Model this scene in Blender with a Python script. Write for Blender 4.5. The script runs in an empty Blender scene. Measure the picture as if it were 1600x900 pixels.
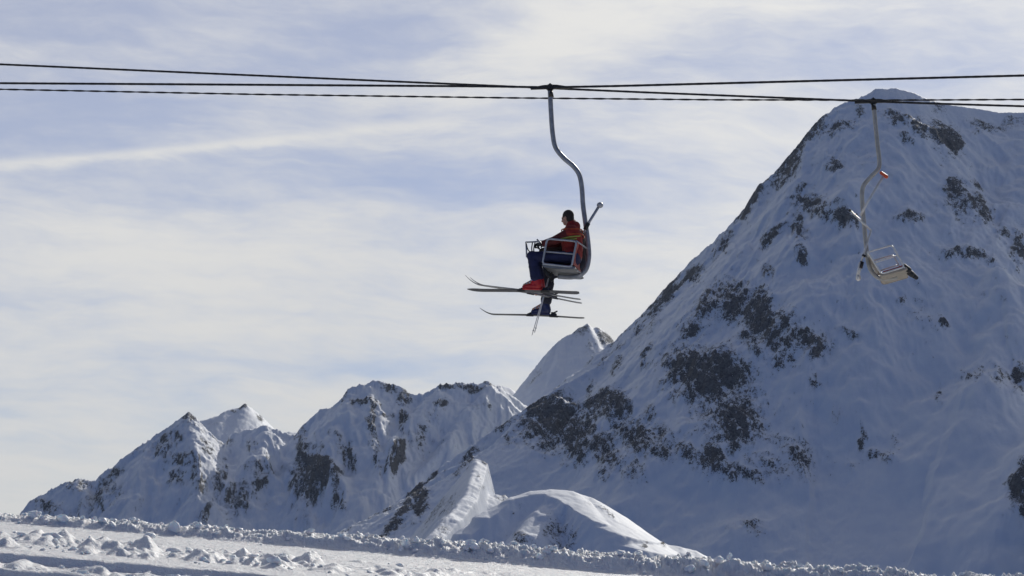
import bpy, bmesh, math, random
import numpy as np
from mathutils import Vector, Matrix, noise as mnoise

S = bpy.context.scene
C = S.collection
# ------------------------------------------------------------------ camera, sun, sky
F = 3763.0            # focal length in pixels of the 1600 px wide photograph
HOR = 850.0           # row of the horizon
PITCH = math.atan((HOR - 450.0) / F)
SUN_AZ, SUN_EL = math.radians(20), math.radians(25)   # to the right of +Y, backlight

cam_d = bpy.data.cameras.new('camera'); cam = bpy.data.objects.new('camera', cam_d)
C.objects.link(cam); S.camera = cam
cam_d.sensor_width = 36; cam_d.lens = 36 * F / 1600
cam_d.clip_start = 0.2; cam_d.clip_end = 60000
cam.location = (0, 0, 0); cam.rotation_euler = (math.pi/2 + PITCH, 0, 0)

sun_d = bpy.data.lights.new('sun', 'SUN'); sun = bpy.data.objects.new('sun', sun_d); C.objects.link(sun)
sun_d.energy = 3.0; sun_d.angle = math.radians(0.6); sun_d.color = (1, .955, .87)
sdir = Vector((math.cos(SUN_EL)*math.sin(SUN_AZ), math.cos(SUN_EL)*math.cos(SUN_AZ), math.sin(SUN_EL)))
sun.rotation_euler = sdir.to_track_quat('Z', 'Y').to_euler()

S.view_settings.view_transform = 'Standard'; S.view_settings.look = 'None'
S.view_settings.exposure = 0.0; S.view_settings.gamma = 1
S.view_settings.use_curve_mapping = False
S.cycles.max_bounces = 6; S.cycles.diffuse_bounces = 3


class NT:
    """small node-tree writer"""
    def __init__(s, nt): s.nt = nt
    def n(s, t, **kw):
        nd = s.nt.nodes.new(t)
        for k, v in kw.items(): setattr(nd, k, v)
        return nd
    def put(s, sock, v):
        if isinstance(v, bpy.types.NodeSocket): s.nt.links.new(v, sock)
        elif v is not None: sock.default_value = v
    def m(s, op, a, b=None, c=None, clamp=False):
        nd = s.n('ShaderNodeMath', operation=op, use_clamp=clamp)
        for i, v in enumerate((a, b, c)):
            if v is not None: s.put(nd.inputs[i], v)
        return nd.outputs[0]
    def vm(s, op, a, b=None, out=0):
        nd = s.n('ShaderNodeVectorMath', operation=op)
        s.put(nd.inputs[0], a)
        if b is not None: s.put(nd.inputs[1], b)
        return nd.outputs[out]
    def mix(s, f, a, b):
        nd = s.n('ShaderNodeMix', data_type='RGBA')
        s.put(nd.inputs[0], f); s.put(nd.inputs[6], a); s.put(nd.inputs[7], b)
        return nd.outputs[2]
    def noise(s, vec, scale, detail=4, rough=.55, dist=0):
        nd = s.n('ShaderNodeTexNoise'); s.put(nd.inputs['Vector'], vec)
        nd.inputs['Scale'].default_value = scale; nd.inputs['Detail'].default_value = detail
        nd.inputs['Roughness'].default_value = rough; nd.inputs['Distortion'].default_value = dist
        return nd.outputs[0]
    def mr(s, v, a, b, c=0., d=1., smooth=True):
        nd = s.n('ShaderNodeMapRange'); nd.interpolation_type = 'SMOOTHSTEP' if smooth else 'LINEAR'
        s.put(nd.inputs[0], v)
        for i, q in enumerate((a, b, c, d)): s.put(nd.inputs[i+1], q)
        return nd.outputs[0]
    def comb(s, x, y, z=0.):
        nd = s.n('ShaderNodeCombineXYZ')
        s.put(nd.inputs[0], x); s.put(nd.inputs[1], y); s.put(nd.inputs[2], z); return nd.outputs[0]


world = bpy.data.worlds.new('World'); S.world = world; world.use_nodes = True
world.node_tree.nodes.clear()
W = NT(world.node_tree)
SKY_STRENGTH = 0.05
sky = W.n('ShaderNodeTexSky', sky_type='NISHITA', sun_disc=False)
sky.sun_elevation = SUN_EL; sky.sun_rotation = SUN_AZ
sky.altitude = 2200; sky.air_density = 1.0; sky.dust_density = 0.6; sky.ozone_density = 1.5
dirv = W.vm('NORMALIZE', W.n('ShaderNodeTexCoord').outputs['Generated'])
sep = W.n('ShaderNodeSeparateXYZ'); W.put(sep.inputs[0], dirv)
az = W.m('ARCTAN2', sep.outputs[0], sep.outputs[1])       # radians to the right of +Y
el = sep.outputs[2]
# high thin cloud: long streaks lying across the sky, stretched sideways
U = W.m('MULTIPLY_ADD', el, -0.30, az)
wx = W.noise(W.comb(W.m('MULTIPLY', az, 7.), W.m('MULTIPLY', el, 16.), 3.1), 1.0, 4, .55)
elw = W.m('MULTIPLY_ADD', W.m('SUBTRACT', wx, .5), .035, el)
n_big = W.noise(W.comb(W.m('MULTIPLY', az, 5.), W.m('MULTIPLY', elw, 17.), 7.7), 1.0, 5, .5)
n_str = W.noise(W.comb(W.m('MULTIPLY', az, 9.), W.m('MULTIPLY', elw, 75.), 1.3), 1.0, 6, .55)
n_fin = W.noise(W.comb(W.m('MULTIPLY', W.m('MULTIPLY_ADD', el, .8, az), 45.), W.m('MULTIPLY', elw, 170.), 9.3), 1.0, 5, .6)
def px2az(px): return math.atan((px - 800) / F)
def py2el(py): return math.sin(math.atan((HOR - py) / F))
def patch(px, py, rx, ry, tilt, amp, el_=None):
    """a soft bank of cloud fixed in the sky's own azimuth / elevation"""
    a0, e0 = px2az(px), py2el(py); ct, st = math.cos(tilt), math.sin(tilt)
    da = W.m('SUBTRACT', az, a0); de = W.m('SUBTRACT', elw if el_ is None else el_, e0)
    u = W.m('ADD', W.m('MULTIPLY', da, ct*F/rx), W.m('MULTIPLY', de, st*F/rx))
    v = W.m('ADD', W.m('MULTIPLY', da, -st*F/ry), W.m('MULTIPLY', de, ct*F/ry))
    r2 = W.m('ADD', W.m('MULTIPLY', u, u), W.m('MULTIPLY', v, v))
    return W.m('MULTIPLY', W.m('EXPONENT', W.m('MULTIPLY', r2, -1.)), amp)
dens = W.m('MULTIPLY_ADD', W.m('SUBTRACT', n_big, .5), 1.2, .62)
dens = W.m('MULTIPLY_ADD', W.m('SUBTRACT', n_str, .5), .85, dens)
dens = W.m('MULTIPLY_ADD', W.m('SUBTRACT', n_fin, .5), .70, dens)
SKYP = [(880, 60, 200, 55, .25, .42), (330, 400, 420, 70, .02, .38), (300, 250, 420, 26, .105, .15),
        (100, 200, 320, 60, 0, -.35), (500, 60, 260, 60, .3, -.40), (620, 215, 260, 40, .15, -.12),
        (60, 30, 300, 70, 0, -.40), (640, 560, 200, 22, 0, -.35), (520, 490, 500, 45, .05, .25),
        (1000, 460, 200, 80, .4, .30), (1080, 330, 300, 40, .0, .12), (720, 290, 240, 30, -.05, -.38),
        (1400, 100, 300, 50, 0, -.42), (1500, 30, 200, 30, 0, -.15), (200, 30, 300, 50, 0, -.2), (1050, 200, 220, 40, .1, .10), (100, 720, 420, 90, 0, .40), (560, 600, 300, 40, 0, .15),
        (1030, 420, 120, 14, -.1, -.25), (900, 500, 120, 12, 0, -.15)]
for p in SKYP: dens = W.m('ADD', dens, patch(*p))
ell = W.m('MULTIPLY_ADD', W.m('SUBTRACT', n_fin, .5), .0035, el)
dens = W.m('ADD', dens, patch(200, 245, 430, 8, .115, .42, ell))     # an old vapour trail
dens = W.mr(dens, .0, 1.05, .48, 1.0)
cosg = W.vm('DOT_PRODUCT', dirv, tuple(sdir), out=1)
fwd = W.m('POWER', W.m('MULTIPLY_ADD', cosg, .5, .5), 3.)
lum = W.m('MULTIPLY_ADD', fwd, 17.6, .1)                       # thin cloud scatters light forwards
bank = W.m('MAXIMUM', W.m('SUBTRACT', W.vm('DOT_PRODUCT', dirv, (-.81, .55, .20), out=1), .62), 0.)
lum = W.m('MULTIPLY_ADD', bank, 14., lum)                     # added glow out of view at the left, lights left-facing slopes
cloud = W.n('ShaderNodeMix', data_type='RGBA', blend_type='MULTIPLY'); cloud.inputs[0].default_value = 1
W.put(cloud.inputs[6], W.comb(lum, lum, lum)); cloud.inputs[7].default_value = (1.0, .993, .972, 1)
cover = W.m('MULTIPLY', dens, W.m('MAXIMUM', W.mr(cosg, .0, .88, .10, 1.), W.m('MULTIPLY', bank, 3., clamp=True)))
nsk = W.n('ShaderNodeMix', data_type='RGBA', blend_type='MULTIPLY'); nsk.inputs[0].default_value = 1
W.put(nsk.inputs[6], sky.outputs[0]); nsk.inputs[7].default_value = (.42, .70, 1.28, 1)
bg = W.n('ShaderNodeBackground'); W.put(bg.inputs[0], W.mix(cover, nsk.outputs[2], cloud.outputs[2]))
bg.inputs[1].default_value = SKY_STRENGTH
W.put(W.n('ShaderNodeOutputWorld').inputs[0], bg.outputs[0])

# ------------------------------------------------------------------ picture <-> world
cp, sp = math.cos(PITCH), math.sin(PITCH)
def P(px, py, Y):
    u, v = (px - 800) / F, (450 - py) / F
    y, z = cp - v*sp, sp + v*cp
    return Vector((u*Y/y, Y, z*Y/y))
def proj(x, y, z):
    d = y*cp + z*sp; v = (-y*sp + z*cp)/d
    return 800 + F*x/d, 450 - F*v

def tag(o, label=None, cat=None, group=None, kind=None):
    if label: o['label'] = label
    if cat: o['category'] = cat
    if group: o['group'] = group
    if kind: o['kind'] = kind
    return o
def empty(name, loc):
    o = bpy.data.objects.new(name, None); C.objects.link(o); o.location = loc; o.empty_display_size = .2
    return o

# ------------------------------------------------------------------ numpy noise
RS = np.random.RandomState(7)
PERM = RS.permutation(512)
GA = RS.rand(512) * 2*np.pi
GX, GY = np.cos(GA), np.sin(GA)
def perlin(x, y, seed=0):
    xi = np.floor(x).astype(np.int64); yi = np.floor(y).astype(np.int64)
    xf, yf = x - xi, y - yi
    u = xf*xf*xf*(xf*(xf*6-15)+10); v = yf*yf*yf*(yf*(yf*6-15)+10)
    def g(ix, iy, dx, dy):
        h = PERM[(PERM[(ix + seed*17) & 511] + iy) & 511]
        return GX[h]*dx + GY[h]*dy
    a = g(xi, yi, xf, yf); b = g(xi+1, yi, xf-1, yf); c = g(xi, yi+1, xf, yf-1); d = g(xi+1, yi+1, xf-1, yf-1)
    return (a + u*(b-a) + v*(c - a + u*(a-b-c+d))) * 1.5
def fbm(x, y, oct=5, seed=0, gain=.5, ridged=False):
    t = np.zeros_like(x); amp = 1.; fr = 1.; tot = 0.
    for i in range(oct):
        n = perlin(x*fr + i*13.7, y*fr - i*7.3, seed+i)
        if ridged: n = 1 - 2*np.abs(n)
        t += amp*n; tot += amp; amp *= gain; fr *= 2.03
    return t/tot
def sstep(a, b, x):
    t = np.clip((x-a)/(b-a), 0, 1); return t*t*(3-2*t)

def ridge_h(X, Y, pts, kf, kb, dc=0, kc=0, r=4, ax=1.):
    """height of a crest line over the plan: pts = picture points with a distance each, k = fall per metre on the
    near side (kf) and far side (kb), a steeper cliff kc over the first dc metres of the near side, r = rounding"""
    p3 = [P(*q) for q in pts]
    best = np.full(X.shape, -1e9)
    for a, b in zip(p3[:-1], p3[1:]):
        ex, ey = (b.x-a.x)*ax, b.y-a.y; L2 = ex*ex+ey*ey+1e-6
        Xa = (X-a.x)*ax
        t = np.clip((Xa*ex + (Y-a.y)*ey)/L2, 0, 1)
        dx, dy = Xa-t*ex, Y-(a.y+t*ey)
        d = np.sqrt(dx*dx+dy*dy)
        # side: near side = the one turned to the camera / right
        side = ex*(Y-a.y) - ey*Xa
        w = np.clip(side/(np.sqrt(L2)*6.)*.5+.5, 0, 1)
        dr = np.sqrt(d*d+r*r)-r
        fall_a = kf*dr + (kc-kf)*np.minimum(dr, dc) if np.any(dc) else kf*dr
        h = a.z + t*(b.z-a.z) - (w*kb*dr + (1-w)*fall_a)
        best = np.maximum(best, h)
    return best
def gap(X, Y, H, pts):
    """how far the ground lies below the line of the crest, in metres"""
    q = sorted((P(*p).x/p[2], P(*p).z/p[2]) for p in pts)
    return np.interp(X/Y, [a for a, b in q], [b for a, b in q])*Y - H
def smax(a, b, k):
    h = np.clip(.5 + .5*(a-b)/k, 0, 1)
    return b + (a-b)*h + k*h*(1-h)

def grid_mesh(name, X, Y, Z, mat, rock=None):
    R, Q = X.shape
    co = np.stack([X, Y, Z], -1).reshape(-1, 3).astype(np.float32)
    idx = np.arange(R*Q).reshape(R, Q)
    f = np.stack([idx[:-1, :-1], idx[:-1, 1:], idx[1:, 1:], idx[1:, :-1]], -1).reshape(-1, 4)
    me = bpy.data.meshes.new(name)
    me.vertices.add(len(co)); me.vertices.foreach_set('co', co.ravel())
    me.loops.add(f.size); me.loops.foreach_set('vertex_index', f.ravel().astype(np.int32))
    me.polygons.add(len(f)); me.polygons.foreach_set('loop_start', np.arange(0, f.size, 4, dtype=np.int32))
    me.update(calc_edges=True)
    me.shade_smooth()
    if rock is not None:
        at = me.attributes.new('rock', 'FLOAT', 'POINT'); at.data.foreach_set('value', rock.ravel().astype(np.float32))
    me.materials.append(mat)
    o = bpy.data.objects.new(name, me); C.objects.link(o)
    return o

# ------------------------------------------------------------------ materials
def new_mat(name):
    m = bpy.data.materials.new(name); m.use_nodes = True
    nt = NT(m.node_tree); bs = m.node_tree.nodes['Principled BSDF']
    return m, nt, bs
def mountain_mat(name, fine=1.0):
    m, t, bs = new_mat(name)
    pos = t.n('ShaderNodeNewGeometry').outputs['Position']
    at = t.n('ShaderNodeAttribute', attribute_name='rock').outputs['Fac']
    n1 = t.noise(pos, .060*fine, 6, .68, .4)
    n2 = t.noise(pos, .22*fine, 5, .72)
    st = t.vm('MULTIPLY', pos, (1.6, 1.0, .45))
    n3 = t.noise(st, .11*fine, 5, .7, .6)
    k = t.m('ADD', t.m('MULTIPLY', t.m('SUBTRACT', n1, .5), .85), t.m('MULTIPLY', t.m('SUBTRACT', n2, .5), .9))
    k = t.m('ADD', k, t.m('MULTIPLY', t.m('SUBTRACT', n3, .5), 1.15))
    n4 = t.noise(pos, .55*fine, 3, .6)
    k = t.m('ADD', k, t.m('MULTIPLY', t.m('SUBTRACT', n4, .5), 1.3))
    f = t.mr(t.m('ADD', at, k), .46, .66)
    c1 = t.noise(pos, .035*fine, 3)
    rockc = t.mix(t.mr(n2, .35, .65), (.055, .058, .070, 1), (.19, .188, .195, 1))
    rockc = t.mix(t.mr(c1, .4, .7, 0, .5), rockc, (.10, .096, .096, 1))
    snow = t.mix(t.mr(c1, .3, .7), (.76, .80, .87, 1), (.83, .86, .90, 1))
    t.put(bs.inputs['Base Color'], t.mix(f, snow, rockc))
    t.put(bs.inputs['Roughness'], t.mix(f, (.7,)*3+(1,), (.9,)*3+(1,)))
    bs.inputs['Specular IOR Level'].default_value = .15
    h = t.m('ADD', t.m('MULTIPLY', n1, 5.), t.m('MULTIPLY', n2, 2.6))
    h = t.m('MULTIPLY', h, t.m('MULTIPLY_ADD', f, 1., .16))
    bmp = t.n('ShaderNodeBump'); bmp.inputs['Strength'].default_value = .8; bmp.inputs['Distance'].default_value = 1.0/fine
    t.put(bmp.inputs['Height'], h); t.put(bs.inputs['Normal'], bmp.outputs[0])
    return m
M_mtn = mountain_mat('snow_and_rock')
def dark_floor_mat():
    m, t, bs = new_mat('dark_valley_floor')
    pos = t.n('ShaderNodeNewGeometry').outputs['Position']
    n = t.noise(pos, .012, 6, .65)
    t.put(bs.inputs['Base Color'], t.mix(t.mr(n, .68, .75), (.030, .042, .030, 1), (.75, .77, .80, 1)))  # dark floor invented to cut light bounced onto the lower slopes
    bs.inputs['Roughness'].default_value = .9
    return m
M_dark_floor = dark_floor_mat()
M_dome = mountain_mat('snow_and_rock_near', 2.2)

def snow_mat(name, rough_scale, strength, dist, sss=0.):
    m, t, bs = new_mat(name)
    pos = t.n('ShaderNodeNewGeometry').outputs['Position']
    n1 = t.noise(pos, rough_scale, 6, .62)
    n2 = t.noise(pos, rough_scale*6, 4, .6)
    t.put(bs.inputs['Base Color'], t.mix(n1, (.84, .85, .87, 1), (.90, .905, .91, 1)))
    bs.inputs['Roughness'].default_value = .55; bs.inputs['Specular IOR Level'].default_value = .25
    bs.inputs['Subsurface Weight'].default_value = sss; bs.inputs['Subsurface Radius'].default_value = (.8, .95, 1.); bs.inputs['Subsurface Scale'].default_value = .05
    bmp = t.n('ShaderNodeBump'); bmp.inputs['Strength'].default_value = strength; bmp.inputs['Distance'].default_value = dist
    t.put(bmp.inputs['Height'], t.m('MULTIPLY_ADD', n2, .35, n1)); t.put(bs.inputs['Normal'], bmp.outputs[0])
    return m
M_snow = snow_mat('packed_snow', 5., .9, .10, .5)
M_block = snow_mat('broken_snow', 9., .6, .03, .7)

# ------------------------------------------------------------------ mountains
def fan(px0, px1, step, ys):
    u = (np.arange(px0, px1+step, step) - 800) / F
    Yg, Ug = np.meshgrid(np.array(ys), u, indexing='ij')
    return Ug*Yg, Yg
def blobs(px, py, lst):
    """bare rock: list of (px, py, rx, ry, tilt_deg, amount) where the cliffs of the mountain lie"""
    r = np.zeros_like(px)
    px, py = px + fbm(px/26, py/26, 4, 401)*11, py + fbm(px/26, py/26, 4, 405)*9
    fine = 1 + .25*fbm(px/9, py/9, 3, 409)
    for (x, y, rx, ry, tl, a) in lst:
        t = math.radians(tl); dx, dy = px-x, py-y
        u = (dx*math.cos(t) + dy*math.sin(t))/(rx*1.18); v = (-dx*math.sin(t) + dy*math.cos(t))/(ry*1.18)
        r = np.maximum(r, a*.90*np.exp(-(u*u+v*v)**1.3*.8))
    return r*fine

def ys_lin(a, b, n): return np.linspace(a, b, n)

# ---- the big mountain on the right
R0 = [(600, 1010, 2350), (1000, 535, 3290)]
SIL = [(2300, 330, 4600), (1900, 225, 4450), (1700, 190, 4300), (1600, 177, 4250), (1560, 176, 4230), (1530, 171, 4200), (1490, 166, 4150),
       (1455, 159, 4110), (1430, 147, 4080), (1400, 139, 4050), (1367, 141, 4030), (1345, 154, 4010), (1310, 166, 3970),
       (1285, 184, 3940), (1265, 205, 3900), (1240, 237, 3860), (1215, 266, 3820), (1186, 290, 3770), (1173, 312, 3740),
       (1166, 336, 3700), (1145, 352, 3660), (1120, 386, 3600), (1085, 430, 3500), (1050, 461, 3420), (1020, 491, 3350),
       (990, 521, 3270), (965, 547, 3200), (930, 575, 3130), (880, 602, 3050), (840, 628, 2980), (800, 652, 2920),
       (750, 688, 2830), (700, 722, 2740), (640, 770, 2640), (580, 812, 2560), (530, 845, 2500), (400, 950, 2350)]
SIL = SIL[::-1]        # left to right: near side is then on the right hand of the line
SIL = [(x, y, 3950 + (Yd-3950)*.28) for x, y, Yd in SIL]
def on_face(lst, sil, args, y0, y1):
    """lift picture points onto the plain face below a crest line, then off metres towards the viewer"""
    out = []
    for px, py, off in lst:
        Ys = np.linspace(y0, y1, 900); d = P(px, py, 1000.)
        x, z = d.x*Ys/1000, d.z*Ys/1000
        h = ridge_h(x[None], Ys[None], sil, *args)[0]
        hit = np.nonzero(h > z)[0]
        out.append((px, py, (Ys[hit[0]] if len(hit) else y1) - off))
    return out
FA = (.74, .9, 60, .95, 3, 2.2)
of = lambda l: on_face(l, SIL, FA, 2400, 4300)
S_up = of([(1168, 466, 105), (1192, 444, 60), (1217, 408, 28), (1236, 350, 25), (1250, 290, 22), (1262, 225, 15)])
S_cl = of([(862, 625, 130), (900, 655, 125), (925, 630, 120), (962, 648, 125), (1010, 632, 125), (1040, 600, 120),
        (1060, 571, 120), (1090, 555, 115), (1130, 550, 115), (1150, 505, 110), (1168, 466, 105)])
S_rb = of([(1255, 850, -40), (1262, 740, -8), (1275, 650, 12), (1290, 560, 25), (1330, 420, 30), (1350, 300, 25), (1375, 200, 10)])
S_rt = of([(1500, 600, 15), (1560, 450, 25), (1580, 330, 25), (1600, 200, 10)])
S_lo = of([(1010, 700, 90), (1090, 735, 75), (1150, 740, 60), (1200, 700, 50), (1260, 620, 5), (1290, 590, -25)])
S_w = of([(540, 905, 170), (600, 850, 170), (632, 815, 170), (660, 775, 165), (688, 738, 160), (722, 722, 160), (760, 700, 155), (800, 668, 150), (835, 640, 140), (862, 625, 130)])
S_bk = of([(1590, 700, 90), (1650, 640, 60), (1720, 500, 20)])
S_mid = of([(1060, 560, 10), (1030, 600, 22), (1010, 560, 12), (1040, 500, 5)])
X, Y = fan(470, 1780, 1.6, ys_lin(2350, 4250, 560))
H = ridge_h(X, Y, SIL, *FA)
Xo, Yo = X, Y
X, Y = X + fbm(X/150, Y/150, 5, 3)*14, Y + fbm(X/150+9, Y/150+4, 5, 8)*14
Xw, Yw = Xo + fbm(Xo/260, Yo/260, 5, 31)*60, Yo + fbm(Xo/260+3, Yo/260, 5, 35)*60
hs = [ridge_h(X, Y, S_up, .9, .8, r=3, ax=1.2), ridge_h(X, Y, S_cl, .60, .8, 95, 1.5, 3, 1.4), ridge_h(Xw, Yw, S_rb, .85, .8, r=30),
      ridge_h(Xw, Yw, S_rt, .8, .9, r=40), ridge_h(X, Y, S_lo, .6, .7, 50, 1.1, 8), ridge_h(X, Y, S_w, .55, 1.2, 30, .9, 4),
      ridge_h(Xw, Yw, S_bk, .9, .9, r=25)]
X, Y = Xo, Yo
for h in hs: H = smax(H, h, 14)
H = smax(H, -185 + 0*X, 20)
PXm, PYm = proj(X, Y, H)
ROCK_BM = [(1110, 610, 60, 38, 15, .75), (1150, 670, 38, 34, -20, .75), (1065, 600, 26, 26, 0, .65), (1130, 645, 60, 50, 10, .45),
  (1190, 520, 22, 42, -15, .72), (1215, 545, 30, 40, 0, .48), (1180, 560, 25, 18, 20, .5), (1262, 545, 32, 16, 15, .55),
  (1140, 480, 30, 26, -30, .6), (1100, 500, 14, 36, 30, .5), (1155, 470, 14, 20, 0, .45), (1075, 545, 12, 40, 30, .35),
  (860, 668, 42, 42, 0, .85), (905, 700, 30, 34, 30, .72), (945, 715, 30, 20, 35, .65), (885, 655, 20, 16, 20, .6), (930, 655, 22, 20, 0, .6),
  (955, 650, 26, 22, 30, .78), (970, 680, 26, 18, 30, .6), (1000, 700, 26, 22, 20, .7), (1035, 690, 20, 14, 30, .5), (1030, 712, 18, 14, 10, .55),
  (1075, 715, 30, 16, 25, .5), (1115, 720, 22, 20, 10, .72), (1145, 735, 20, 12, 20, .6), (1175, 745, 16, 10, 20, .6),
  (1210, 730, 60, 16, 15, .42), (1250, 720, 24, 20, 20, .5), (1230, 700, 60, 18, 20, .35), (990, 745, 18, 18, 30, .5), (940, 745, 12, 14, 0, .45),
  (1015, 660, 12, 10, 0, .5), (825, 660, 14, 20, 0, .5), (798, 690, 12, 14, 20, .45), (780, 668, 18, 10, -30, .45),
  (1270, 205, 26, 12, -30, .62), (1310, 212, 22, 10, -20, .50), (1240, 245, 12, 22, 25, .62), (1228, 268, 10, 20, 25, .5),
  (1175, 310, 10, 22, 25, .65), (1250, 330, 14, 30, 10, .42), (1265, 335, 22, 14, 20, .60), (1285, 345, 16, 10, 30, .45), (1250, 380, 10, 26, 0, .52),
  (1325, 360, 20, 10, 45, .52), (1308, 275, 9, 9, 0, .62), (1208, 375, 22, 8, -40, .45), (1130, 385, 8, 22, 25, .5), (1090, 430, 8, 18, 30, .42),
  (1250, 425, 10, 10, 0, .42), (1200, 445, 10, 8, 0, .45), (1050, 460, 8, 16, 35, .42), (1020, 495, 7, 16, 35, .4), (1000, 520, 6, 12, 35, .45),
  (965, 575, 6, 18, 10, .45), (1010, 570, 5, 16, 25, .42), (1010, 585, 4, 10, 20, .42), (925, 615, 6, 14, 15, .5),
  (1405, 198, 30, 10, 20, .60), (1440, 215, 26, 12, 30, .58), (1478, 225, 26, 18, 35, .66), (1470, 168, 12, 10, 40, .5), (1490, 240, 14, 8, 20, .6),
  (1415, 230, 14, 6, 20, .42), (1345, 185, 6, 18, 0, .45), (1545, 205, 30, 10, 5, .52), (1580, 195, 20, 10, -15, .52), (1530, 215, 8, 8, 0, .4),
  (1495, 320, 22, 14, 50, .60), (1530, 350, 16, 22, -40, .60), (1510, 345, 34, 20, 30, .45), (1525, 305, 12, 10, 20, .45), (1500, 275, 1, 1, 0, 0),
  (1425, 360, 22, 9, -12, .55), (1500, 420, 26, 9, 8, .55), (1535, 428, 20, 8, 20, .52), (1590, 405, 12, 22, 0, .42), (1570, 385, 14, 8, 0, .4),
  (1475, 533, 6, 4, 0, .75), (1410, 490, 6, 5, 0, .6), (1510, 600, 14, 5, 25, .5), (1470, 622, 6, 8, 0, .55), (1530, 600, 16, 12, 0, .38), (1560, 605, 14, 16, 0, .42), (1592, 605, 12, 24, 0, .6),
  (1390, 585, 1, 1, 0, 0), (1370, 720, 24, 9, 5, .55), (1347, 690, 4, 22, 0, .62), (1400, 700, 6, 16, 0, .35), (1180, 828, 18, 12, 20, .5), (1140, 828, 8, 6, 0, .4), (1330, 735, 6, 8, 0, .35),
  (1595, 765, 16, 34, 20, .85), (1605, 800, 12, 20, 0, .8),
  (1310, 655, 8, 10, 0, .3), (1300, 620, 1, 1, 0, 0), (1330, 535, 14, 6, 20, .38), (1270, 600, 12, 6, 15, .42), (1285, 585, 1, 1, 0, 0),
  (650, 765, 12, 30, 28, .72), (655, 790, 10, 26, 15, .7), (630, 800, 8, 30, 35, .7), (610, 830, 8, 22, 35, .7), (672, 738, 10, 12, 0, .55), (690, 800, 8, 30, 35, .5), (680, 825, 8, 20, 35, .5),
  (640, 740, 1, 1, 0, 0), (735, 715, 8, 18, 35, .5), (715, 740, 6, 16, 35, .4), (600, 795, 10, 8, 0, .25)]
rockm = blobs(PXm, PYm, ROCK_BM)
# flutes and gullies running down the face, rougher where rock is bare
def flute(c, l, w, sd):
    a, b = math.cos(math.radians(c)), math.sin(math.radians(c))
    return fbm((X*a - Y*b)/w + fbm(X/160, Y/160, 2, sd+3)*.35, (X*b + Y*a)/l, 5, sd, .52, True)
wl = sstep(1420, 1180, PXm)
fl = wl*flute(38, 320, 62, 11) + (1-wl)*flute(-28, 360, 80, 12)
fl3 = wl*flute(38, 120, 24, 13) + (1-wl)*flute(-25, 140, 30, 14)
fl2 = fbm(X/95, Y/95, 5, 21, .5)
und = fbm(X/330, Y/330, 4, 31)
dR = np.clip(gap(X, Y, H, SIL)/70, .05, 1)
zone = np.clip(rockm*1.5, 0, 1)
rg = fbm(X/30 + fbm(X/60, Y/60, 2, 40)*.4, Y/44, 5, 41, .60, True)
strata = fbm((X*.5+H*1.3)/90, (H*1.0 - X*.35)/9, 4, 43, .6, True)
low = sstep(60, 330, H)       # the basin at the foot is smooth
rib = fbm(X/170 + fbm(X/200, Y/200, 3, 45)*.5, Y/420, 5, 46, .55, True)
H2 = H + dR*(fl*8.5*(.2+.8*low) + fl3*3.0*(.12+.88*low) + fl2*9*(.35+.65*low) + und*16 + (rib+.1)*20*(.08+.92*low)) \
       + (rg*13 + strata*2.5)*zone*np.clip(dR+.06, 0, 1) + fbm(X/9, Y/9, 4, 51, .6, True)*1.1*(.2+.8*low)
def relief(X, Y, Z):
    gz = np.gradient(Z, axis=0)/np.gradient(Y, axis=0); gx = np.gradient(Z, axis=1)/np.gradient(X, axis=1)
    gzz = gz - gx*X/Y
    return np.sqrt(gzz*gzz+gx*gx)
jag = fbm(X/20, Y/20, 5, 501, .62, True)-.42
H2 = H2 + jag*5.5*sstep(1440, 1300, PXm)*(1-.6*dR) + (fbm(X/7, Y/9, 3, 503, .6, True)-.4)*1.4*(.3+zone)
slope = relief(X, Y, H2)
patches = fbm(X/120, Y/150, 4, 61)
steep = sstep(.95, 1.9, slope)
streak = fbm((X*.85+H*.55)/9, (X*.5-H*.85)/38, 4, 71, .6, True)
dS = gap(X, Y, H, SIL)
crest_rock = np.exp(-np.clip(dS, 0, 400)/16)*sstep(-.15, .35, fbm(X/45, Y/45, 4, 73))*sstep(1420, 1250, PXm)
dC = np.where(PXm < 862, gap(X, Y, H, S_w), np.where(PXm < 1168, gap(X, Y, H, S_cl), 500))
dC = np.where(dC < -12, 500, dC)
crest_rock = np.maximum(crest_rock, np.exp(-(np.clip(dC, 0, 400)/26)**2)*sstep(-.1, .4, fbm(X/35, Y/35, 4, 75))*sstep(250, 60, H)*.9)
rk = rockm*.73 + zone*(steep-.10)*.42 + zone*streak*.48 + crest_rock*.42 + steep*.28*low + np.clip(patches-.05, 0, .4)*.45*low + np.clip(fl3, -.3, .5)*.12*low
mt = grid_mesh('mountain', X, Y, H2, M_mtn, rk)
tag(mt, 'huge snowy mountain with dark rock bands behind the empty chair', 'mountain', kind='structure')

# ---- jagged range on the left
LR = [(-900, 1050, 4100), (-300, 950, 4250), (-60, 850, 4280), (30, 806, 4300), (45, 786, 4310), (75, 768, 4320), (97, 758, 4330), (122, 746, 4350), (135, 752, 4355), (152, 752, 4360), (158, 742, 4365), (185, 722, 4380),
      (212, 703, 4400), (240, 684, 4420), (265, 666, 4435), (285, 652, 4450), (294, 643, 4460), (303, 652, 4470), (330, 678, 4500), (352, 697, 4530), (362, 680, 4530), (390, 671, 4530), (416, 663, 4530),
      (436, 674, 4540), (466, 684, 4560), (472, 667, 4560), (500, 641, 4580), (521, 636, 4590), (544, 609, 4610), (560, 603, 4620), (578, 597, 4640), (597, 597, 4650), (627, 607, 4660),
      (644, 618, 4660), (662, 616, 4660), (684, 604, 4650), (711, 600, 4660), (733, 601, 4680), (764, 597, 4700), (782, 604, 4720), (792, 614, 4740), (830, 640, 4800), (900, 700, 4900), (1050, 760, 5000)]
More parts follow.
